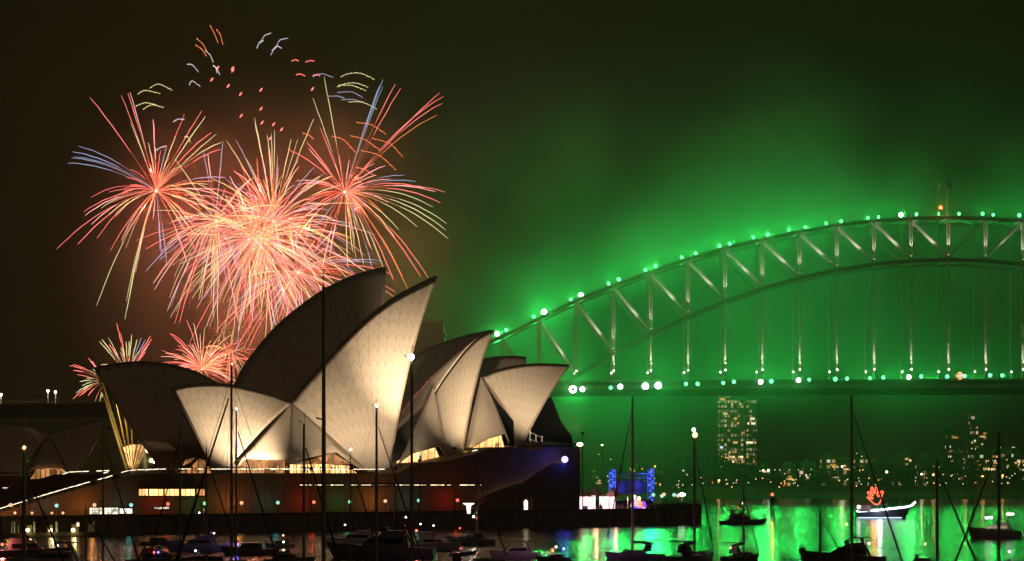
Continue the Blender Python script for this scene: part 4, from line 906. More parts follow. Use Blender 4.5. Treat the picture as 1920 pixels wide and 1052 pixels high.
for i, (x0, x1, yt, Y, pr_) in enumerate(BL):
    zt = P(0, yt, Y).z; a, b_ = P(x0, 0, Y).x, P(x1, 0, Y).x; w_ = b_ - a; tall = zt > 34
    f = thing('tower_block' if tall else 'apartment_block', '%s lit block from the left among the far shore buildings%s' % (ORD[i], ', a slim tower' if tall else ''), 'building', (a, Y, 0), 0, 'buildings on the far shore')
    f['label'] = ('slim hazy tower with a few lit windows' if tall else '%s dark block with scattered warm windows' % adj[i % 7]) + ', rows of roofs position %s' % ORD[i] if False else f['label']
    z0 = 1.5; hh = zt
    MB().box(0, w_, 0, 12, z0, hh).build('wall', fm_[(3 + i % 2) if pr_ > .24 else i % 3], f)
    q = MB()
    if i % 3 == 0 and not tall: q.prism([(-.4, -.4, hh), (w_ + .4, -.4, hh), (w_ * .5, -.4, hh + 2.2)], (0, 12.8, 0))
    else: q.box(-.3, w_ + .3, -.3, 12.3, hh, hh + .5); q.box(w_ * .3, w_ * .6, 3, 8, hh + .5, hh + 2.4)
    q.build('roof', M['seawall'], f)
    if i % 2: MB().box(w_ * .2, w_ * .32, -.9, -.02, z0, hh * .92).build('stair_tower', M['concrete'], f)
    for k in range(3 if not tall else 5):
        xx = rr.uniform(.1, .8) * w_; zz = rr.uniform(max(z0, hh * .45), hh * .92); MB().box(xx, xx + rr.choice((1.2, 2, 3.4)), -.1, -.02, zz, zz + 1.1).build('window', rr.choice(wm[:2] + wm[3:]), f)
ql = thing('apartment_block', 'long low block with a bright continuous row of lit windows on the far right shore', 'building', P(1832, 885, 1420)); ql.location.z = 0
bx2 = MB().box(P(1830, 0, 1420).x, P(1868, 0, 1420).x, 1420, 1432, 1.5, P(0, 874, 1420).z).build('wall', M['concrete'], ql, world=True)
for k in range(7): x = P(1831.5 + k * 5.1, 0, 1420).x; MB().box(x, x + 1.15, 1419.8, 1419.9, P(0, 882, 1420).z, P(0, 877.5, 1420).z).build('window', wm[1] if k % 3 else wm[0], ql, world=True)
# street lamps and quay lights of the far shore
rl_ = random.Random(5)
LT = [(1139, 893, 'w'), (1182, 879, 'w'), (1204, 879, 'o'), (1229, 875, 'O'), (1251, 893, 'w'), (1288, 890, 'o'), (1282, 871, 'w'), (1281, 882, 'W'), (1272, 908, 'w'), (1269, 910, 'w'), (1298, 909, 'w'), (1318, 906, 'w'), (1336, 905, 'r'), (1348, 901, 'O'), (1353, 875, 'w'), (1362, 908, 'w'), (1375, 906, 'w'), (1380, 905, 'w'), (1403, 905, 'w'), (1425, 883, 'w'), (1431, 882, 'W'), (1441, 882, 'W'), (1453, 881, 'w'), (1462, 881, 'w'), (1471, 888, 'w'), (1480, 881, 'w'), (1491, 905, 'w'), (1497, 881, 'w'), (1416, 896, 'w'), (1445, 904, 'w'), (1471, 902, 'w'), (1470, 910, 'r'), (1461, 913, 'o'), (1521, 880, 'w'), (1547, 880, 'w'), (1565, 880, 'w'), (1579, 875, 'W'), (1590, 880, 'w'), (1612, 882, 'o'), (1618, 881, 'o'), (1574, 901, 'o'), (1585, 902, 'w'), (1650, 889, 'w'), (1606, 850, 'w'), (1616, 856, 'o'), (1722, 861, 'w'), (1728, 889, 'W'), (1750, 890, 'O'), (1768, 890, 'w'), (1785, 891, 'w'), (1810, 892, 'O'), (1842, 893, 'O'), (1774, 906, 'w'), (1829, 905, 'r'), (1880, 892, 'O'), (1784, 865, 'w'), (1822, 841, 'w'), (1829, 842, 'w'), (1853, 864, 'o'), (1888, 862, 'o'), (1873, 871, 'w'), (1910, 871, 'o'), (1145, 861, 'w'), (1123, 852, 'w'), (1112, 893, 'w'), (1095, 895, 'w'), (1125, 901, 'w')]
LT += [(rl_.uniform(1480, 1915), rl_.uniform(888, 912), rl_.choice('wwo')) for _ in range(34)] + [(rl_.uniform(1100, 1480), rl_.uniform(893, 914), rl_.choice('wow')) for _ in range(26)]
lm = {'w': (glow('pale_street_lamp', (1, .78, .5), 2.4), .24), 'W': (glow('bright_street_lamp', (1, .92, .75), 7), .55), 'o': (glow('sodium_lamp', (1, .45, .12), 3), .32), 'O': (glow('bright_sodium_lamp', (1, .42, .12), 6), .6), 'r': (glow('red_quay_lamp', (1, .08, .03), 3), .35)}
nmk = {'w': 'small pale', 'W': 'bright white', 'o': 'small orange', 'O': 'bright orange', 'r': 'red'}
LT.sort(); cn_ = {}; TOT = {k: sum(1 for t_ in LT if t_[2] == k) for k in 'wWoOr'}
protos = {}
for px, py, k in LT:
    Y = 1385 + (915 - py) * 1.2; p = P(px, py, Y); i = cn_.get(k, 0); cn_[k] = i + 1
    lb = '%s %s street lamp from the left along the far shore' % (ORD[i], nmk[k])
    if k not in protos:
        f = thing('street_lamp', lb, 'street lamp', p, 0, 'lamps along the far shore'); MB().tube([(0, .1, -5), (0, .1, -.2), (0, -.1, .1)], .1, 5).build('post', M['dark'], f); MB().ball((0, 0, 0), lm[k][1], 8, 5).build('lamp_head', lm[k][0], f); protos[k] = f
    else: copy_tree(protos[k], p, 0, lb)
for (px, py, pw, c) in ((1579, 876, 6000, (1, .85, .5)), (1229, 875, 1500, (1, .5, .2)), (1348, 901, 1500, (1, .4, .1)), (1441, 882, 2000, (1, .9, .7)), (1810, 892, 1800, (1, .45, .15)), (1842, 893, 1800, (1, .45, .15)), (1880, 892, 1800, (1, .45, .15)), (1750, 890, 1800, (1, .5, .2)), (1728, 888, 2500, (1, .8, .5)), (1160, 880, 800, (1, .8, .6))):
    lamp('POINT', P(px, py, 1382), pw * .18, c, .5, name='street_light')
# ------------------------------------------------------------------ fireworks: bursts of glowing stars, each with its trails
YF = 1010.0
FC = {'r': (1.0, .20, .17), 'o': (1.0, .27, .10), 'y': (.85, .88, .40), 'b': (.42, .52, .78), 'p': (1.0, .48, .44), 'w': (.75, .82, .95)}
fmats = {k: (glow('trail_spark_' + n_, c, s_ * 1.0), glow('trail_tail_' + n_, tuple(.6 * x + .4 * y for x, y in zip(c, (1, .30, .14))), .75)) for (k, c), n_, s_ in zip(FC.items(), ('red', 'orange', 'yellow', 'blue', 'pink', 'white'), (1.9, 1.5, 1.25, 1.0, 1.9, 1.1))}
fr_ = random.Random(21); BFL = glow('burst_flash', (1, .72, .5), 2.5)
def trail(par, c, e, k, sag=.14, t0=.4, rad=.15, depth=None, wig=.13, zig=0, n=14):
    """a star's path from the burst c to e: dim thin tail near the burst, bright coloured end"""
    L = (e - c).length; mid = c.lerp(e, .55) + Vector((0, 0, sag * L)); dd = depth if depth is not None else fr_.uniform(-.6, .6) * L
    def pt(t):
        p = c * (1 - t) ** 2 + mid * 2 * t * (1 - t) + e * t * t; p = Vector(p); p.y += dd * t
        p.x += wig * .5 * math.sin(t * 23 + c.x) * t; p.z += (wig * math.sin(t * 31 + e.x) * t * .6 + zig * math.sin(t * 60)); return p
    q = MB(); q.cm = 1
    if t0 > .05: q.tube([pt(t0 * i / 4) for i in range(5)], [.05, .055, .06, .065, .07], 3, cap=False)
    q.cm = 0
    ts = [t0 + (1 - t0) * i / n for i in range(n + 1)]
    q.tube([pt(t) for t in ts], [rad * (.45 + .75 * math.sin(math.pi * min(1, .12 + .80 * i / n))) if i < n else .05 for i in range(n + 1)], 4, cap=False)
    return q.build('trail', list(fmats[k]), par, world=True, fix=False)
def FPt(x, y): return P(x, y, YF)
def burst(label, cx, cy_, power, ends=(), rnd=0, R_=100, cols='rry', sag=.17, t0=(.25, .55), rad=.1, core=.55, sector=None, drop=.3, lc=(1, .15, .08), sc=1):
    f = thing('firework_burst', label, 'firework', FPt(cx, cy_), 0, 'bursting fireworks'); c = FPt(cx, cy_)
    for (x, y, k) in ends:
        e = FPt(x, y); up = (y < cy_ - 30)
        trail(f, c, e, k, .05 if up and abs(x - cx) < abs(y - cy_) else sag * (1.1 if y > cy_ else .8), fr_.uniform(*t0) + .06, rad * fr_.uniform(.8, 1.2), depth=fr_.uniform(-.3, .3) * (e - c).length)
    for i in range(rnd):
        while True:
            z = fr_.uniform(-1, 1); a = fr_.uniform(0, 2 * math.pi); s_ = math.sqrt(1 - z * z); d = Vector((s_ * math.cos(a), z, s_ * math.sin(a)))
            if sector is None or sector(d): break
        rr_ = R_ / SC(YF) * fr_.uniform(.6, 1.25); e = c + Vector((d.x, 0, d.z)) * rr_; e.z -= drop * rr_ * fr_.uniform(.6, 1.2)
        trail(f, c, e, fr_.choice(cols), sag * fr_.uniform(.3, 1.7), fr_.uniform(*t0) , rad * fr_.uniform(.5, 1.0), depth=d.y * rr_, n=10)
    if core:
        MB().ball((0, 0, 0), core, 12, 8).build('flash', BFL, f, smooth=True)
    if power:
        lamp('POINT', c + Vector((0, 2.2, 0)), power * FIRE * .35, lc, .8, parent=f, name='burst_light')
        for k in range(3 if power > 3e4 else 1): lamp('POINT', c + Vector((math.cos(k * 2.1 + cx), fr_.uniform(-.6, .6), math.sin(k * 2.1 + cx))) * (R_ / SC(YF) * .38), power * FIRE * .25, (1, .17, .10), .25, parent=f, name='trail_light')
    return f
E = lambda s: [(float(a), float(b), k) for a, b, k in (t_.split(',') for t_ in s.split())]
burst('left burst with long red and yellow trails drooping left and blue trails far left', 293, 358, 9e4,
      E('166,180,r 222,173,r 240,175,r 246,175,p 252,250,y 250,235,y 284,222,r 289,225,p 341,207,r 375,203,r 386,219,y 381,225,y 402,247,y 400,252,r 412,264,y 412,277,r 326,253,y 310,270,b 148,275,b 138,286,b 134,291,b 134,296,b 132,309,b 158,403,p 160,398,r 170,420,p 116,472,r 148,460,r 172,570,y 228,560,y 231,576,y 240,602,y 255,520,y 205,402,y 192,392,y 220,403,y 232,350,r 230,362,r 244,347,r 355,500,p 345,480,r 366,470,r 300,470,b 308,492,b 318,500,b 420,330,b 385,372,y 380,395,r 350,440,y 365,430,y 400,420,y'), 44, 105, 'rrpyyo')
burst('right burst with red trails fanning right and yellow trails drooping right', 646, 360, 9e4,
      E('740,155,r 752,168,r 718,150,b 716,156,b 712,160,b 824,172,r 833,188,r 830,197,r 820,222,o 604,137,y 586,183,y 598,235,r 574,265,r 578,278,p 540,280,r 635,290,r 655,300,p 697,298,r 722,308,p 706,330,r 757,325,b 780,340,b 834,358,r 815,356,p 808,362,r 825,378,r 812,392,y 838,422,y 836,432,y 840,448,y 783,428,y 748,432,y 740,445,y 683,498,y 660,470,y 652,500,y 697,470,y 765,545,o 803,522,r 740,530,r 788,518,r 720,505,y 755,520,o 708,540,b 560,395,r 590,470,r 602,500,p 618,480,p 556,440,y'), 40, 100, 'rrpbyo')
burst('dense central burst with pink and yellow trails in every direction', 513, 415, 12e4, E('480,225,y 476,228,y 515,245,y 510,252,y 430,270,y 555,255,y 548,262,y 585,215,y 520,290,b 445,265,b 505,278,p 440,320,r 600,330,y 640,350,y 610,380,b'), 100, 170, 'rppyyypb', core=.5)
burst('small burst at centre left with long yellow trails hanging down', 405, 414, 6e4, E('403,622,y 398,562,y 405,600,y 410,540,y 352,470,y 300,470,p 284,540,p 290,530,r 275,510,b 345,560,r 333,605,r 328,608,r 330,300,y 390,290,p 380,280,b 415,260,b'), 64, 135, 'ppryyyb', core=.45)
burst('lower central burst, left one of two white hot centres close together', 466, 449, 9e4, E('378,512,b 385,560,b 470,590,p 455,600,r'), 90, 165, 'prpyyyyb', core=.45)
burst('lower central burst, right one of two white hot centres close together', 490, 447, 9e4, E('440,590,r 470,600,p 560,300,y 430,330,p 700,520,p'), 90, 160, 'prpyyrby', core=.5)
burst('burst low behind the tallest dark shell with white pink and blue trails', 559, 511, 9e4, E('420,612,r 410,625,r 425,595,p 440,660,r 455,662,o 460,655,r 740,520,r 742,548,r 738,555,r 700,490,b 715,488,b 510,620,b 505,600,b 540,420,y'), 70, 120, 'prwybw', core=.6)
burst('dense low red burst just above the dark south shell', 378, 692, 5e4, (), 100, 84, 'rrrpoyy', rad=.095, t0=(.15, .45), core=.4, sector=lambda d: d.z > -.25, lc=(1, .2, .12), drop=.1)
burst('low orange burst behind the mast right of the dense red one', 430, 660, 2e4, (), 46, 48, 'rroy', rad=.085, t0=(.2, .5), core=0, lc=(1, .25, .12))
burst('small spray of yellow and red trails standing on the far south shell', 240, 706, 1.5e4, E('217,605,r 223,622,r 186,640,y 191,636,y 200,632,y 205,645,r 212,655,p 235,640,y 248,627,y 244,640,y 257,636,y 230,650,y 262,632,b 270,636,b 285,630,r 288,636,r 280,645,p 275,660,r'), 14, 52, 'ryp', rad=.11, t0=(.35, .55), core=0, sector=lambda d: d.z > .3, drop=.05, lc=(1, .3, .2))
burst('small spray of short red and yellow trails left of the far south shell tip', 196, 716, 1.2e4, E('133,686,r 134,694,r 140,684,r 165,671,r 170,676,p 176,682,r 150,716,y 152,723,y 156,731,y 160,709,y 143,737,y 135,748,r 148,744,r 152,740,o 165,742,r 188,752,y 192,745,y'), 6, 50, 'ry', rad=.11, t0=(.4, .6), core=0, sector=lambda d: d.x < -.3, drop=.05, lc=(1, .2, .12))
# older shells: what is left of them are short wavering arcs
def arcs(label, cx, cy_, spec):
    f = thing('firework_remnant', label, 'firework', FPt(cx, cy_), 0, 'fading firework stars')
    for row in spec.split(';'):
        p = row.split(); k = p[0]; z = [float(v) for v in p[1:]]; pts = [FPt(z[i] / 2.505 + 100, z[i + 1] / 2.505 + 30) for i in range(0, len(z), 2)]
        if len(pts) == 1: 
            a = pts[0]; n_ = MB().tube([a - Vector((.6, 0, .8)), a, a + Vector((.5, 0, .7))], [.1, .42, .1], 5); n_.build('star', list(fmats[k]), f, world=True, fix=False); continue
        pp = smooth_path(pts, 22) if len(pts) > 2 else [pts[0].lerp(pts[1], i / 22) + Vector((0, 0, 1.2 * math.sin(math.pi * i / 22))) for i in range(23)]
        for i, v in enumerate(pp): v += Vector((.16 * math.sin(i * 1.7), (i - 11) * .3, .2 * math.sin(i * 2.3)))
        MB().tube(pp, [.08] + [.09 + .04 * math.sin(i * 1.9) for i in range(21)] + [.06], 4, cap=False).build('trail', list(fmats[k]), f, world=True, fix=False)
arcs('fading stars at the top, red pairs and pale blue hooks with scattered red dots', 450, 120, 'o 740 50 755 80 770 120;o 770 70 782 85 793 128;o 677 112 700 130 718 162;o 672 143 695 155 716 183;w 718 170 735 182 748 212;w 633 233 652 230 678 257;w 755 238 768 248 778 270;w 643 330 652 306 687 325;w 755 240 762 242 766 262;w 960 160 967 125 985 108;w 976 136 990 95 1020 72;w 1024 190 1050 140 1065 110 1100 97;w 1030 170 1050 143 1070 145;o 1122 218 1138 206 1150 205;r 1188 222 1205 210 1223 205;r 1143 282 1160 273 1180 275;r 1222 285 1240 275 1250 275;r 844 255;r 745 298;r 822 328;r 880 366;r 976 346;r 976 435;r 883 468;r 981 500;r 1035 508;r 1073 532;r 1018 575;r 772 243;r 842 245;r 1218 342')
arcs('fading pale yellow arcs at the upper left of the display', 290, 190, 'y 458 345 490 322 520 328 555 343;y 402 373 430 350 498 358;y 392 430 430 408 483 412;y 426 445 460 418 515 424;w 568 503 585 485 612 480;w 482 640 500 620 525 605;y 620 575 640 590')
arcs('fading yellow and blue arcs at the upper right of the display', 665, 170, 'y 1352 292 1390 272 1445 268 1508 292;y 1335 340 1380 318 1430 315 1478 329;y 1340 332 1400 326 1468 345;y 1388 410 1450 405 1520 432;b 1220 292 1260 272 1313 282;b 1335 365 1400 357 1452 377;b 1290 383 1330 376 1365 379;b 1355 400 1400 392 1458 400')
arcs('fading orange trails falling to the right of the display', 690, 280, 'o 1425 506 1490 510 1562 550;o 1310 570 1360 580 1418 635;o 1397 568 1460 580 1537 628;o 1500 580 1580 600 1642 658;o 1440 635 1530 655 1610 720;o 1175 555 1200 560 1220 572;r 1425 716 1460 720 1500 740')
smoke('firework_smoke', (P(500, 430, 1010).x, 1020, P(500, 430, 1010).z - 10), (95, 60, 85), SMK, (.85, .8, .78), .022, .40, step=SSTEP)
# ------------------------------------------------------------------ boats
def hull_mesh(L, B, F0, F1, T=.5, rake=.12, n=14):
    """hull with a fine bow at +x, transom at -x; F0 freeboard aft, F1 at the bow"""
    g = MB(); rows = []
    for i in range(n + 1):
        s = i / n; x = -L / 2 + L * s; wb = B / 2 * (min(1, .72 + s * .9) if s < .45 else max(.02, 1 - ((s - .45) / .55) ** 2.2)); fz = F0 + (F1 - F0) * s ** 1.6
        rk = rake * L * max(0, s - .6) / .4 * .35
        rows.append([Vector((x + rk, wb, fz)), Vector((x + rk * .5, wb * .93, fz * .45)), Vector((x, wb * .72, 0)), Vector((x - rk * .4, 0, -T * (1 - s * .6))), Vector((x, -wb * .72, 0)), Vector((x + rk * .5, -wb * .93, fz * .45)), Vector((x + rk, -wb, fz))])
    g.grid(rows); g._add(rows[0], [tuple(range(7))])
    vs = [r[0] - Vector((0, 0, .08)) for r in rows] + [r[-1] - Vector((0, 0, .08)) for r in rows[::-1]]; g._add(vs, [tuple(range(len(vs)))])
    return g, rows
def rails(rows, h=.7):
    q = MB()
    for sd in (0, -1):
        pts = [r[sd] + Vector((0, 0, h)) for r in rows[1:]]; q.tube(pts, .03, 4)
        q.tube([p - Vector((0, 0, h * .45)) for p in pts], .02, 4)
        for p in pts[::2]: q.tube([p, p - Vector((0, 0, h))], .03, 4)
    q.tube([rows[-1][0] + Vector((0, 0, h)), rows[-1][-1] + Vector((0, 0, h))], .03, 4); return q
def taper_box(q, x0, x1, w0, z0, x2, x3, w1, z1, y=0):
    return q._add([(x0, y - w0, z0), (x1, y - w0, z0), (x1, y + w0, z0), (x0, y + w0, z0), (x2, y - w1, z1), (x3, y - w1, z1), (x3, y + w1, z1), (x2, y + w1, z1)], [(0, 3, 2, 1), (4, 5, 6, 7), (0, 1, 5, 4), (1, 2, 6, 5), (2, 3, 7, 6), (3, 0, 4, 7)])
def lampball(par, loc, r, m_, power=0, c=(1, .9, .8), name='lamp'):
    o = MB().ball((0, 0, 0), r, 8, 5).build(name, m_, par, smooth=True); o.location = loc
    if power: l_ = lamp('POINT', (0, 0, 0), power, c, .2, name='boat_light'); l_.parent = par; l_.location = Vector(loc) + Vector((0, 0, r + .35))
    return o
M['navred'] = glow('port_lamp_glass', (1, .06, .03), 9); M['navblue'] = glow('blue_lamp_glass', (.12, .12, 1), 9); M['navwhite'] = glow('anchor_lamp_glass', (1, .95, .85), 10); M['navorange'] = glow('orange_lamp_glass', (1, .4, .12), 9)
M['saloon'] = glow('saloon_window', (1, .75, .5), .35); M['mahog'] = mat('varnished_wood', (.12, .06, .03), .4, 0, .3, 3)
def yacht(px, wy, label, top, L=11, rz=0, hm='hullwhite', mw=None, lamps=(), cover=True, mast_x=.6, Y=None, boom=True, spread=2, group='moored sailing boats', top_lamp=None, stays=True, mm='alu', lampr=.16):
    """wy: waterline row (or Y the distance); top: row of the masthead; px: column of the mast"""
    Y = Y or EYE * FPX / (wy - HY); base = P(px, 885, Y); base.z = 0
    f = thing('sailing_yacht', label, 'sailing boat', base, rz, group); B = L * .3
    hb, rows = hull_mesh(L, B, L * .085, L * .12, .6)
    def B_(q, nm, mt_, par=f): return q.build(nm, mt_, par)
    off = Vector((-mast_x, 0, 0))
    for v in range(len(hb.v)): hb.v[v] = (hb.v[v][0] + off.x, hb.v[v][1], hb.v[v][2])
    rows = [[p + off for p in r] for r in rows]; fb = L * .095
    B_(hb, 'hull', M[hm]); q = MB(); taper_box(q, off.x - L * .16, off.x + L * .26, B * .30, fb - .05, off.x - L * .14, off.x + L * .20, B * .24, fb + .55); B_(q, 'coachroof', M[hm])
    q = MB()
    for k in range(3): q.box(off.x - L * .1 + k * L * .1, off.x - L * .03 + k * L * .1, -B * .29, -B * .275, fb + .15, fb + .38)
    B_(q, 'cabin_window', M['smoked']); B_(rails(rows), 'guard_rail', M['alu'])
    mh = EYE - (top - HY) / FPX * Y; mr = (mw or 3) / SC(Y) / 2
    B_(MB().tube([(0, 0, fb), (0, 0, mh * .6), (0, 0, mh)], [mr, mr * .95, mr * .7], 8), 'mast', M[mm])
    for k in range(spread):
        z = mh * (.42 + .27 * k) if spread > 1 else mh * .55; wd = L * .1 * (1 - .2 * k); B_(MB().tube([(-wd * .6, -wd * .8, z + .1), (0, 0, z), (wd * .1, wd, z + .1)], mr * .35, 4), 'spreader', M['alu'])
    B_(MB().tube([(-.5, 0, mh + .35), (-.3, 0, mh + .2), (0, 0, mh), (0, .1, mh + .9)], .03, 4), 'wind_vane', M['alu'])
    if stays:
        q = MB(); bow = rows[-1][0].lerp(rows[-1][-1], .5); st = rows[0][0].lerp(rows[0][-1], .5)
        for e in (bow, st): q.tube([(0, 0, mh * .97), tuple(e)], max(.015, mr * .08), 3)
        for y in (-B * .46, B * .46): q.tube([(0, 0, mh * .95), (0, y * .9, mh * .55), (-.3, y, fb)], max(.012, mr * .07), 3); q.tube([(0, 0, mh * .55), (-.8, y, fb)], max(.012, mr * .07), 3)
        B_(q, 'stay', M['alu']); B_(MB().tube([Vector((0, 0, mh * .93)).lerp(bow, .03), Vector((0, 0, mh * .93)).lerp(bow, .9)], [.05, .11], 6), 'furled_jib', M['canvas'])
    if boom:
        b_ = B_(MB().tube([(0, 0, fb + 1.5), (-L * .38, 0, fb + 1.5)], .08, 6), 'boom', M['alu'])
        if cover: B_(MB().tube([(.12, 0, fb + 2.3), (-.2, 0, fb + 1.9), (-L * .2, 0, fb + 1.78), (-L * .37, 0, fb + 1.62)], [.14, .26, .22, .1], 8), 'sail_cover', M['canvas'], b_)
    q = MB(); taper_box(q, off.x - L * .26, off.x - L * .12, B * .26, fb + .4, off.x - L * .25, off.x - L * .16, B * .2, fb + 1.5); B_(q, 'spray_hood', M['canvas'])
    q = MB(); zb_ = fb + 2.1; taper_box(q, off.x - L * .46, off.x - L * .27, B * .36, zb_, off.x - L * .45, off.x - L * .28, B * .3, zb_ + .14); B_(q, 'bimini', M['canvas'])
    q = MB()
    for xx in (-.45, -.28):
        q.tube([(off.x + L * xx, -B * .34, fb), (off.x + L * xx, -B * .34, zb_), (off.x + L * xx, B * .34, zb_), (off.x + L * xx, B * .34, fb)], .035, 4)
    q.tube([(off.x - L * .45, -B * .34, zb_ - .05), (off.x - L * .28, -B * .34, zb_ - .05)], .03, 4); B_(q, 'bimini_frame', M['alulit'])
    if top_lamp: lampball(f, (0, -.1, mh + .2), lampr, M[top_lamp], 0, name='masthead_lamp')
    for (x, y, z, k, pw) in lamps: lampball(f, (x, y, z), .13, M[k], pw, FC['r'] if k == 'navred' else (.1, .1, 1) if k == 'navblue' else (1, .85, .65))
    return f
def cruiser(px, wy, label, lpx, rz=0, hm='hullmid', fly=True, lamps=(), Y=None, arch=True, group='moored motor boats', H_=1.0, mast=None, wm_='smoked', name='motor_cruiser'):
    Y = Y or EYE * FPX / (wy - HY); base = P(px, 885, Y); base.z = 0; L = lpx / SC(Y) / max(.5, abs(math.cos(rz))); B = L * .3
    f = thing(name, label, 'motor boat', base, rz, group)
    hb, rows = hull_mesh(L, B, L * .10 * H_, L * .155 * H_, .7, .22); hb.build('hull', M[hm], f)
    fb = L * .11 * H_
    q = MB(); taper_box(q, -L * .26, L * .22, B * .38, fb, -L * .24, L * .10, B * .31, fb + L * .11); c = q.build('cabin', M[hm], f)
    q = MB(); taper_box(q, -L * .2, L * .19, B * .385, fb + L * .035, -L * .2, L * .13, B * .345, fb + L * .085); q.build('window', M[wm_], c)
    if fly:
        z = fb + L * .11; q = MB(); taper_box(q, -L * .22, L * .04, B * .3, z, -L * .22, L * .0, B * .27, z + L * .05); q.build('flybridge', M[hm], f)
        q = MB(); taper_box(q, -L * .02, L * .05, B * .26, z + L * .04, -L * .05, L * .0, B * .2, z + L * .085); q.build('windscreen', M['smoked'], f)
    if arch:
        z = fb + L * .11; q = MB()
        for y in (-B * .34, B * .34): q.bar((-L * .3, y, fb), (-L * .2, y * .8, z + L * .10), .14, .3)
        q.bar((-L * .2, -B * .27, z + L * .10), (-L * .2, B * .27, z + L * .10), .3, .14); q.build('radar_arch', M[hm], f)
        q = MB(); taper_box(q, -L * .33, -L * .02, B * .30, z + L * .105, -L * .31, -L * .04, B * .28, z + L * .118); q.build('sun_top', M['canvas'], f)
    rails(rows[6:], .6).build('bow_rail', M['alulit'], f)
    if mast: MB().tube([(-L * .1, 0, fb), (-L * .1, 0, mast)], .07, 6).build('mast', M['alu'], f)
    for (x, y, z, k, pw) in lamps: lampball(f, (x * L, y * B, z), .14 if pw < 200 else .2, M[k], pw, FC['r'] if k == 'navred' else (.1, .1, 1) if k == 'navblue' else (1, .85, .65))
    return f

# close masts whose hulls float below the picture's edge
yacht(607, 0, 'yacht with the thickest tall mast, in front of the tallest bright shell', 538, 12, R(15), 'hullwhite', 8.5, Y=150, spread=2, cover=True, mm='alu', stays=False)
yacht(772, 0, 'yacht with a thick blurred mast and a brilliant white masthead lamp', 676, 11, R(-20), 'hullwhite', 7, Y=150, mm='alu', top_lamp='navwhite', spread=1, stays=False, lampr=.2)
yacht(434, 0, 'yacht with a thick dark mast carrying a small red masthead lamp', 688, 12, R(170), 'hulldark', 6, Y=165, top_lamp='navorange', lampr=.06, spread=2)
yacht(443, 0, 'yacht with a slimmer dark mast topped by a pale lamp, left of the tall shells', 771, 11, R(20), 'hulldark', 4.2, Y=240, top_lamp='navwhite', lampr=.09, spread=1)
yacht(570, 0, 'yacht with a dark mast ending before the side panels of the near hall', 796, 11, R(-30), 'hulldark', 5.5, Y=185, spread=1)
yacht(706, 0, 'yacht with a pale blurred mast capped by a white lamp before the bright shell', 764, 12, R(10), 'hullwhite', 5.5, Y=260, top_lamp='navwhite', lampr=.16, spread=0, mm='alulit', stays=True)
yacht(657, 0, 'yacht with a thin mast and small pale lamp before the bright foyer', 846, 10, R(30), 'hulldark', 2.4, Y=300, top_lamp='navwhite', lampr=.13, spread=1)
yacht(338, 0, 'yacht with a short dark mast in front of the podium window band', 803, 10, R(160), 'hulldark', 4, Y=320, spread=1)
yacht(387, 0, 'yacht with a short mast between the window band and the foyers', 839, 10, R(10), 'hulldark', 3.4, Y=340, spread=1)
yacht(45, 0, 'yacht with a thick mast at the left edge and a warm masthead lamp', 845, 11, R(20), 'hullwhite', 8, Y=170, top_lamp='navorange', lampr=.11, spread=1)
yacht(193, 0, 'yacht with a slim dark mast left of the lower lit windows', 800, 10, R(10), 'hulldark', 3.4, Y=300, spread=1)
yacht(161, 0, 'yacht with a mast ending at the lower lit windows', 952, 10, R(15), 'hulldark', 3.6, Y=300, spread=0)
yacht(892, 0, 'yacht with a thin mast reaching the slit windows', 874, 10, R(10), 'hulldark', 2.2, Y=360, spread=1)
yacht(1186, 1048, 'sailing yacht with its mast crossing the stage and a long furled sail', 745, 9.5, R(170), 'hulldark', 5, spread=2, lamps=())
yacht(1302, 1054, 'sailing yacht by the seawall end with orange and white masthead lamps', 818, 12, R(55), 'hulldark', 5, top_lamp='navorange', lampr=.42, spread=2)
yacht(1394, 1052, 'small sailing yacht with a low mast and an orange stern lamp', 915, 9, R(50), 'hulldark', 4, spread=1, lamps=((-4.6, -.8, 2.2, 'navorange', 60),))
yacht(1597, 0, 'yacht with the tallest mast on the right, rising to the bridge deck', 741, 13, R(-10), 'hulldark', 5.5, Y=300, spread=2)
yacht(1757, 0, 'yacht with a mast left of the right hand motor boat and slanting stays', 861, 12, R(15), 'hulldark', 5, Y=280, spread=1)
yacht(1873, 0, 'yacht with a dark mast crossing the motor boat near the right edge', 812, 12, R(190), 'hulldark', 6.5, Y=240, spread=1)
yacht(1538, 0, 'yacht with a short dark mast left of the two people', 960, 9, R(10), 'hulldark', 5, Y=330, spread=0)
# masthead extra lamp
lampball(bpy.data.objects['sailing_yacht.014'], (-.35, -.1, EYE - (806 - HY) / FPX * (EYE * FPX / (1054 - HY))), .3, M['navwhite'], name='anchor_lamp')

WL = lambda wy: EYE * FPX / (wy - HY)
cruiser(1012, 1010, 'x', 1) if False else None
cruiser(525, 1026, 'small magenta lit motor boat in the gap of bright water', 56, R(180), 'hullmid', False, ((-.1, -.3, 2.2, 'navorange', 120),), arch=True)
cruiser(470, 1040, 'low dark motor boat with a blue lamp left of the magenta boat', 100, R(170), 'hulldark', False, ((.38, -.2, 2.6, 'navblue', 220), (.28, -.4, 1.6, 'navblue', 100)), arch=False)
cruiser(540, 1058, 'dark open boat with a small white lamp at the bottom centre left', 90, R(10), 'hulldark', True, ((-.1, -.3, 3.4, 'navwhite', 0),))
cruiser(720, 1046, 'large dark motor yacht at the bottom centre with red and white lamps', 190, R(174), 'hulldark', True, ((-.3, -.5, 4.4, 'navred', 220), (.1, -.5, 1.3, 'navwhite', 60), (-.2, -.4, 6.6, 'navwhite', 0)), mast=9)
cruiser(668, 1024, 'dark motor yacht moored behind the large one, its bow pointing left', 110, R(178), 'hullmid', True, ((.2, -.3, 4.0, 'navwhite', 0),))
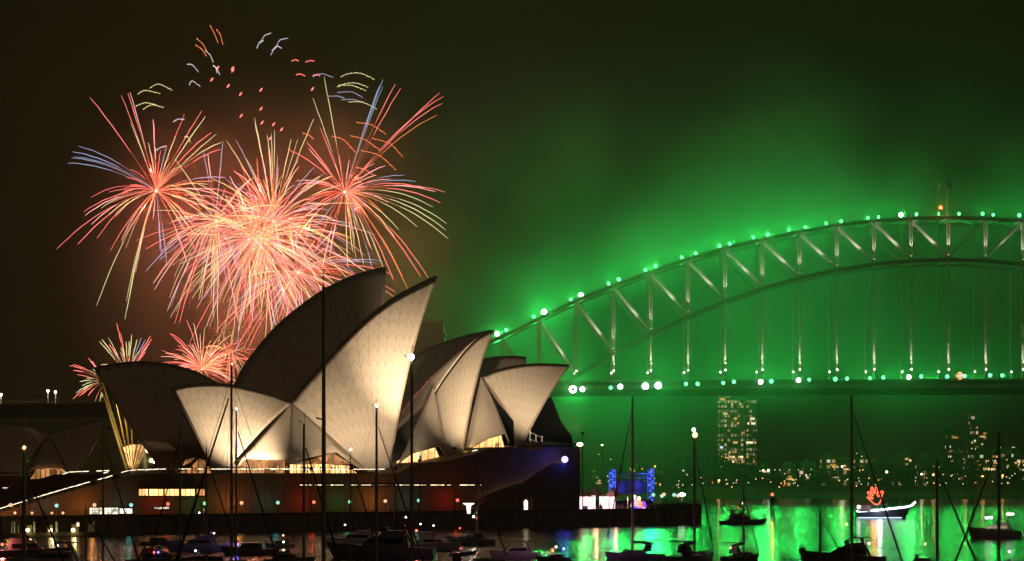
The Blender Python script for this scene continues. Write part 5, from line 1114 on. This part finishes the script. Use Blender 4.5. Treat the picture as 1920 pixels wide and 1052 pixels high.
cruiser(812, 1030, 'dark cruiser left of the harbour tug with two white lamps on its arch', 96, R(8), 'hullmid', True, ((-.25, -.2, 4.6, 'navwhite', 120), (0, -.3, 4.3, 'navwhite', 60)))
tg_ = cruiser(886, 1022, 'small work boat with a red side lamp and a tall white lit mast platform', 86, R(180), 'hulldark', True, ((.28, -.5, 3.2, 'navred', 160), (-.02, -.3, 5.4, 'navwhite', 260), (-.08, -.3, 5.2, 'navred', 60)), arch=False, H_=1.25, mast=7.5, name='work_boat')
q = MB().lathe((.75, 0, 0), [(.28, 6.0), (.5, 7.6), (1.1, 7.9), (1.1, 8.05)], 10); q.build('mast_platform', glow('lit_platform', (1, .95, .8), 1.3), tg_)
cruiser(968, 1046, 'grey cabin cruiser with a raked windscreen right of the work boat', 92, R(186), 'hullmid', False, ((-.3, -.5, 1.2, 'navwhite', 30),))
cruiser(905, 1062, 'dark dinghy shaped boat low at the bottom edge beside the cabin cruiser', 70, R(10), 'hulldark', False, (), arch=False)
cruiser(1040, 1052, 'low police style inflatable with red and blue lamps', 62, R(184), 'hulldark', False, ((.05, -.5, 1.7, 'navred', 500), (-.05, -.3, 2.2, 'navwhite', 150), (-.28, -.2, 1.9, 'navblue', 500)), arch=False)['label'] = 'low patrol boat with red and blue lamps at the bottom'
cruiser(1391, 978, 'distant motor boat with a small orange lamp crossing the green water', 84, R(4), 'hulldark', True, ((-.1, -.3, 4.5, 'navred', 0), (-.0, -.3, 5.6, 'navwhite', 0)), H_=.8, Y=WL(983))
my = cruiser(1585, 1066, 'large dark motor yacht with a hard top at the lower right centre', 150, R(176), 'hulldark', True, ((-.02, -.3, 6.4, 'navorange', 0), (-.3, -.4, 3.6, 'navwhite', 60)), H_=1.5)
rc = cruiser(1868, 1010, 'white motor cruiser with two bright cabin windows near the right edge', 92, R(178), 'hullmid', True, (), H_=1.6, wm_='saloon')
for x, z in ((-2.6, 5.2), (1.8, 4.4)): o = MB().box(-.75, .75, -.1, .1, -.18, .18).build('lit_window', M['navwhite'], rc); o.location = (x, 1.9, z)
cruiser(1733, 1060, 'small inflatable topped boat with a tubular arch at the bottom right', 62, R(5), 'hulldark', False, ((0, -.3, 3.2, 'navorange', 0),))
cruiser(1905, 1068, 'boat stern with a reddish hull at the lower right corner', 60, R(8), 'mahog', False, ((-.25, -.4, 2.6, 'navwhite', 0),))
cruiser(52, 1042, 'dark motor boat with a bright red stern lamp at the lower left', 140, R(5), 'hulldark', True, ((-.32, -.5, 1.9, 'navred', 700), (.4, -.3, 1.7, 'navwhite', 0)), arch=False, H_=.7)
cruiser(100, 1062, 'second dark boat in front of the one with the red stern lamp', 150, R(184), 'hullmid', False, ((-.2, -.4, 1.6, 'navwhite', 0),), H_=.7)
cruiser(300, 1022, 'low dark boat with a long flat hull right of the pontoon', 74, R(3), 'hulldark', False, (), arch=False, H_=.8)
cruiser(372, 1034, 'dark motor yacht with a pale deck rail at the lower left centre', 110, R(178), 'hullmid', True, ((.0, -.3, 6.8, 'navwhite', 60), (-.25, -.4, 3.2, 'navwhite', 0)), mast=8)
cruiser(300, 1060, 'dark boat with small red and blue lamps at the lower left', 130, R(6), 'hulldark', True, ((-.08, -.5, 2.0, 'navred', 0), (-.02, -.5, 2.0, 'navblue', 0)), H_=.8)
cruiser(400, 1066, 'dark boat at the bottom edge left of the thick masts', 110, R(8), 'hullmid', False, ((-.3, -.3, 2.6, 'navwhite', 0),))
tn = cruiser(1245, 1064, 'low tender tied behind the yacht with the furled sail', 56, R(4), 'hulldark', False, (), arch=False, H_=.6)

# parade ship outlined in white light with a red neon hand
YS = WL(973)
ps = thing('parade_ship', 'dark sailing ship outlined in white light carrying a red neon hand', 'ship', P(1652, 885, YS)); ps.location.z = 0
L = 104 / SC(YS); hb, rows = hull_mesh(L * .86, L * .2, 2.2, 3.6, .8, .3); hb.build('hull', mat('navy_ship_paint', (.05, .06, .09), .3), ps)
q = MB()
for sd in (0, -1): q.tube([r[sd] + Vector((0, 0, .1)) for r in rows[:-1]] + [rows[-1][sd] + Vector((.5, 0, .4)), rows[-1][0].lerp(rows[-1][-1], .5) + Vector((L * .1, 0, 1.5))], .28, 6)
q.build('light_rope', glow('light_rope_glow', (.85, .92, 1), 6), ps); q = MB()
q.tube([r[-1] * 1 - Vector((0, .1, r[-1].z - .35)) for r in rows[:-2]], .12, 5); q.build('waterline_rope', glow('waterline_rope_glow', (.6, .85, 1), 2.2), ps)
q = MB(); q.box(-L * .42, -L * .2, -2, 2, 2.2, 4.0); q.box(-L * .18, L * .12, -1.6, 1.6, 2.2, 3.0); q.build('deck_house', M['hulldark'], ps)
q = MB(); q.tube([(-L * .44, 0, 4.3), (L * .12, 0, 4.3)], .25, 6); q.build('boom', M['canvas'], ps)
for x, tpy in ((-L * .25, 905), (L * .10, 886)):
    MB().tube([(x, 0, 2), (x, 0, EYE - (tpy - HY) / SC(YS))], [.2, .12], 6).build('mast', M['dark'], ps)
lampball(ps, (L * .10, -.2, EYE - (885 - HY) / SC(YS)), .35, M['whitelamp']); lampball(ps, (-L * .42, -2.2, 3.6), .5, M['navwhite'])
hp = [(1626, 933), (1631, 937), (1635, 941), (1640, 945), (1645, 946), (1650, 942), (1652, 936), (1653, 930), (1656, 923), (1654, 921), (1651, 923), (1649, 929), (1647, 931), (1645, 927), (1646, 920), (1645, 914), (1642, 914), (1641, 920), (1640, 926), (1638, 921), (1636, 914), (1633, 915), (1634, 921), (1636, 928), (1637, 930), (1632, 924), (1628, 922), (1627, 925), (1631, 929), (1635, 933), (1637, 935), (1632, 934), (1627, 932), (1626, 933)]
wp = smooth_path([P(x, y, YS - 1.5) for x, y in hp], 120)
hn = thing('neon_hand', 'red neon outline of an open hand above the parade ship', 'neon sign', P(1640, 948, YS - 1.5))
MB().tube(wp, .19, 6).build('tube', glow('red_neon', (1, .10, .05), 3.2), hn, world=True)
q = MB(); q.bar(P(1640, 945, YS - 1.2), P(1640, 962, YS - 1.2), .15); q.bar(P(1634, 930, YS - 1.2), P(1636, 962, YS - 1.2), .12); q.bar(P(1648, 935, YS - 1.2), P(1646, 962, YS - 1.2), .12); q.build('frame', M['dark'], hn, world=True)
lamp('POINT', P(1640, 932, YS - 4), 700, (1, .1, .05), .6, parent=hn); lamp('POINT', P(1650, 958, YS - 5), 900, (.8, .9, 1), .6, parent=ps, name='rope_light')

# channel marker on piles
YM = WL(972); cm_ = thing('channel_marker', 'red topped channel marker standing on piles in the green water', 'channel marker', P(1448, 885, YM)); cm_.location.z = 0
q = MB()
for x in (-.35, .45): q.tube([(x, 0, -1), (x, 0, 5.2)], .22, 8)
q.build('pile', M['dark'], cm_); MB().box(-1.1, 1.1, -.9, .9, 5.2, 5.5).box(-.5, .5, -.4, .4, 5.5, 6.4).build('platform', M['dark'], cm_)
q = MB()
for x in (-1.05, 1.05): q.bar((x, -.85, 5.5), (x, -.85, 6.4), .08)
q.bar((-1.05, -.85, 6.4), (1.05, -.85, 6.4), .08); q.bar((.5, 0, 6.2), (1.5, 0, 5.6), .12); q.build('rail', M['dark'], cm_)
lampball(cm_, (0, 0, 7.2), .42, M['navred'], 500, (1, .1, .05))

# people: one skinned body each
def body(pose):
    me = bpy.data.meshes.new('person_body'); V = pose['v']; E_ = [(0, 1), (1, 2), (2, 3), (3, 4), (2, 5), (5, 6), (6, 7), (2, 8), (8, 9), (9, 10), (0, 11), (11, 12), (12, 13), (13, 14), (0, 15), (15, 16), (16, 17), (17, 18)]
    me.from_pydata(V, E_, []); o = bpy.data.objects.new('person_body', me); col.objects.link(o)
    sk = o.modifiers.new('skin', 'SKIN'); sd = o.modifiers.new('sub', 'SUBSURF'); sd.levels = 1; sd.render_levels = 1
    rad = [.15, .16, .17, .06, .105, .08, .055, .04, .08, .055, .04, .10, .07, .05, .04, .10, .07, .05, .04]
    for i, r_ in enumerate(rad): me.skin_vertices[0].data[i].radius = (r_, r_ * .8 if i < 3 else r_)
    me.skin_vertices[0].data[0].use_root = True
    dg = bpy.context.evaluated_depsgraph_get(); m2 = bpy.data.meshes.new_from_object(o.evaluated_get(dg)); bpy.data.objects.remove(o); m2.polygons.foreach_set('use_smooth', [True] * len(m2.polygons)); return m2
def pose(arm_l, arm_r, lean=0, step=.14):
    return {'v': [(0, 0, .93), (lean * .4, 0, 1.15), (lean, 0, 1.42), (lean * 1.2, 0, 1.54), (lean * 1.4, -.02, 1.68), (-.2 + lean, 0, 1.42), *arm_l, (.2 + lean, 0, 1.42), *arm_r, (-.1, 0, .86), (-.12, -.03, .48), (-step, 0, .08), (-step, -.14, .03), (.1, 0, .86), (.12, -.03, .48), (step, .02, .08), (step, -.12, .03)]}
b1 = body(pose([(-.26, -.03, 1.14), (-.22, -.2, .95)], [(.27, -.03, 1.14), (.22, -.18, .98)])); b2 = body(pose([(-.27, -.1, 1.16), (-.1, -.25, 1.42)], [(.26, 0, 1.13), (.28, -.05, .86)], .04)); b3 = body(pose([(-.3, -.05, 1.18), (-.2, -.22, 1.5)], [(.3, -.05, 1.18), (.2, -.22, 1.5)], -.03, .18))
def person(p, me, label, rz=0, mt_='cloth', grp=None, detail=False):
    f = bpy.data.objects.new('person', me.copy()); col.objects.link(f); f.data.materials.clear(); f.data.materials.append(M['skin']); f.location = p; f.rotation_euler = (0, 0, rz); tag(f, label, 'person', grp)
    q = MB().lathe((0, 0, 0), [(.15, .84), (.19, .95), (.2, 1.2), (.23, 1.4), (.1, 1.5)], 10); q.build('jacket', M[mt_], f); MB().ball((0, .02, 1.73), .115, 8, 6).build('hair', M['cloth'], f)
    return f
yb = my.location.y; hx = P(1502, 0, yb).x; zb = EYE - (1047 - HY) / SC(yb)
person(Vector((P(1500, 0, yb).x, yb, zb)), b2, 'person standing on the bow at the left, raising a phone', R(10)); person(Vector((P(1507, 0, yb).x, yb + .2, zb + .05)), b3, 'taller person on the bow at the right with both hands raised', R(-15))
pf = MB(); pf.bar((P(1495, 0, yb).x, yb, zb - .12), (P(1530, 0, yb).x, yb, zb - .12), .9, .2); o = pf.build('bowsprit_platform', M['hulldark'], my); o.location = -my.location; o.matrix_parent_inverse = Matrix.Rotation(-my.rotation_euler.z, 4, 'Z')
o.location = Vector(my.location) * -1
pr_ = random.Random(8)
spots = [(px, 'terrace') for px in (292, 318, 360, 402, 462, 498, 520, 538)] + [(px, 'foyer') for px in (566, 572, 577, 583, 601, 622, 628, 634, 662)] + [(788, 't'), (930, 'n'), (934, 'n'), (1166, 'tent'), (1170, 'tent'), (1126, 'tent')] + [(px, 'stair') for px in (20, 60, 92, 128, 152, 180, 206, 226, 244)]
pn_ = {}
words = {'terrace': 'person at the lit handrail left of the bright foyer', 'foyer': 'person silhouetted against the bright foyer', 't': 'lone person in the foyer between the shells', 'n': 'person at the glazing beside the north shell', 'tent': 'person standing in front of the lit tents', 'stair': 'person on the wide stair at the left'}
for px, k in spots:
    lat = {'terrace': -12, 'foyer': -13, 't': LA + WA + .8, 'n': LA + WA + .8, 'tent': -5, 'stair': -12}[k]
    py = {'terrace': 887, 'foyer': 887, 't': 866, 'n': 842, 'tent': 0, 'stair': 0}[k]
    p = H(px, py or 885, lat)
    if k == 'tent': p.z = ZP
    if k == 'stair': p = H(px, interp([(0, 961), (114, 926), (197, 903), (242, 889)], px), lat)
    i = pn_.get(k, 0); pn_[k] = i + 1
    person(p, (b1, b2, b3)[pr_.randrange(2)], '%s %s' % (ORD[i], words[k]) + ('' if k in 't' else ', counted from the left'), pr_.uniform(0, 6), pr_.choice(('cloth', 'cloth2')), 'people watching from the opera house')

xr_ = xof(835)
for i, px in enumerate((805, 811, 819, 826)):
    person(Vector((xof(px), YB - 14, zof(606) + .02)), (b1, b2)[i % 2], '%s person from the left standing on top of the bridge pylon' % ORD[i], R(40 * i), 'cloth', 'people on the bridge pylon')
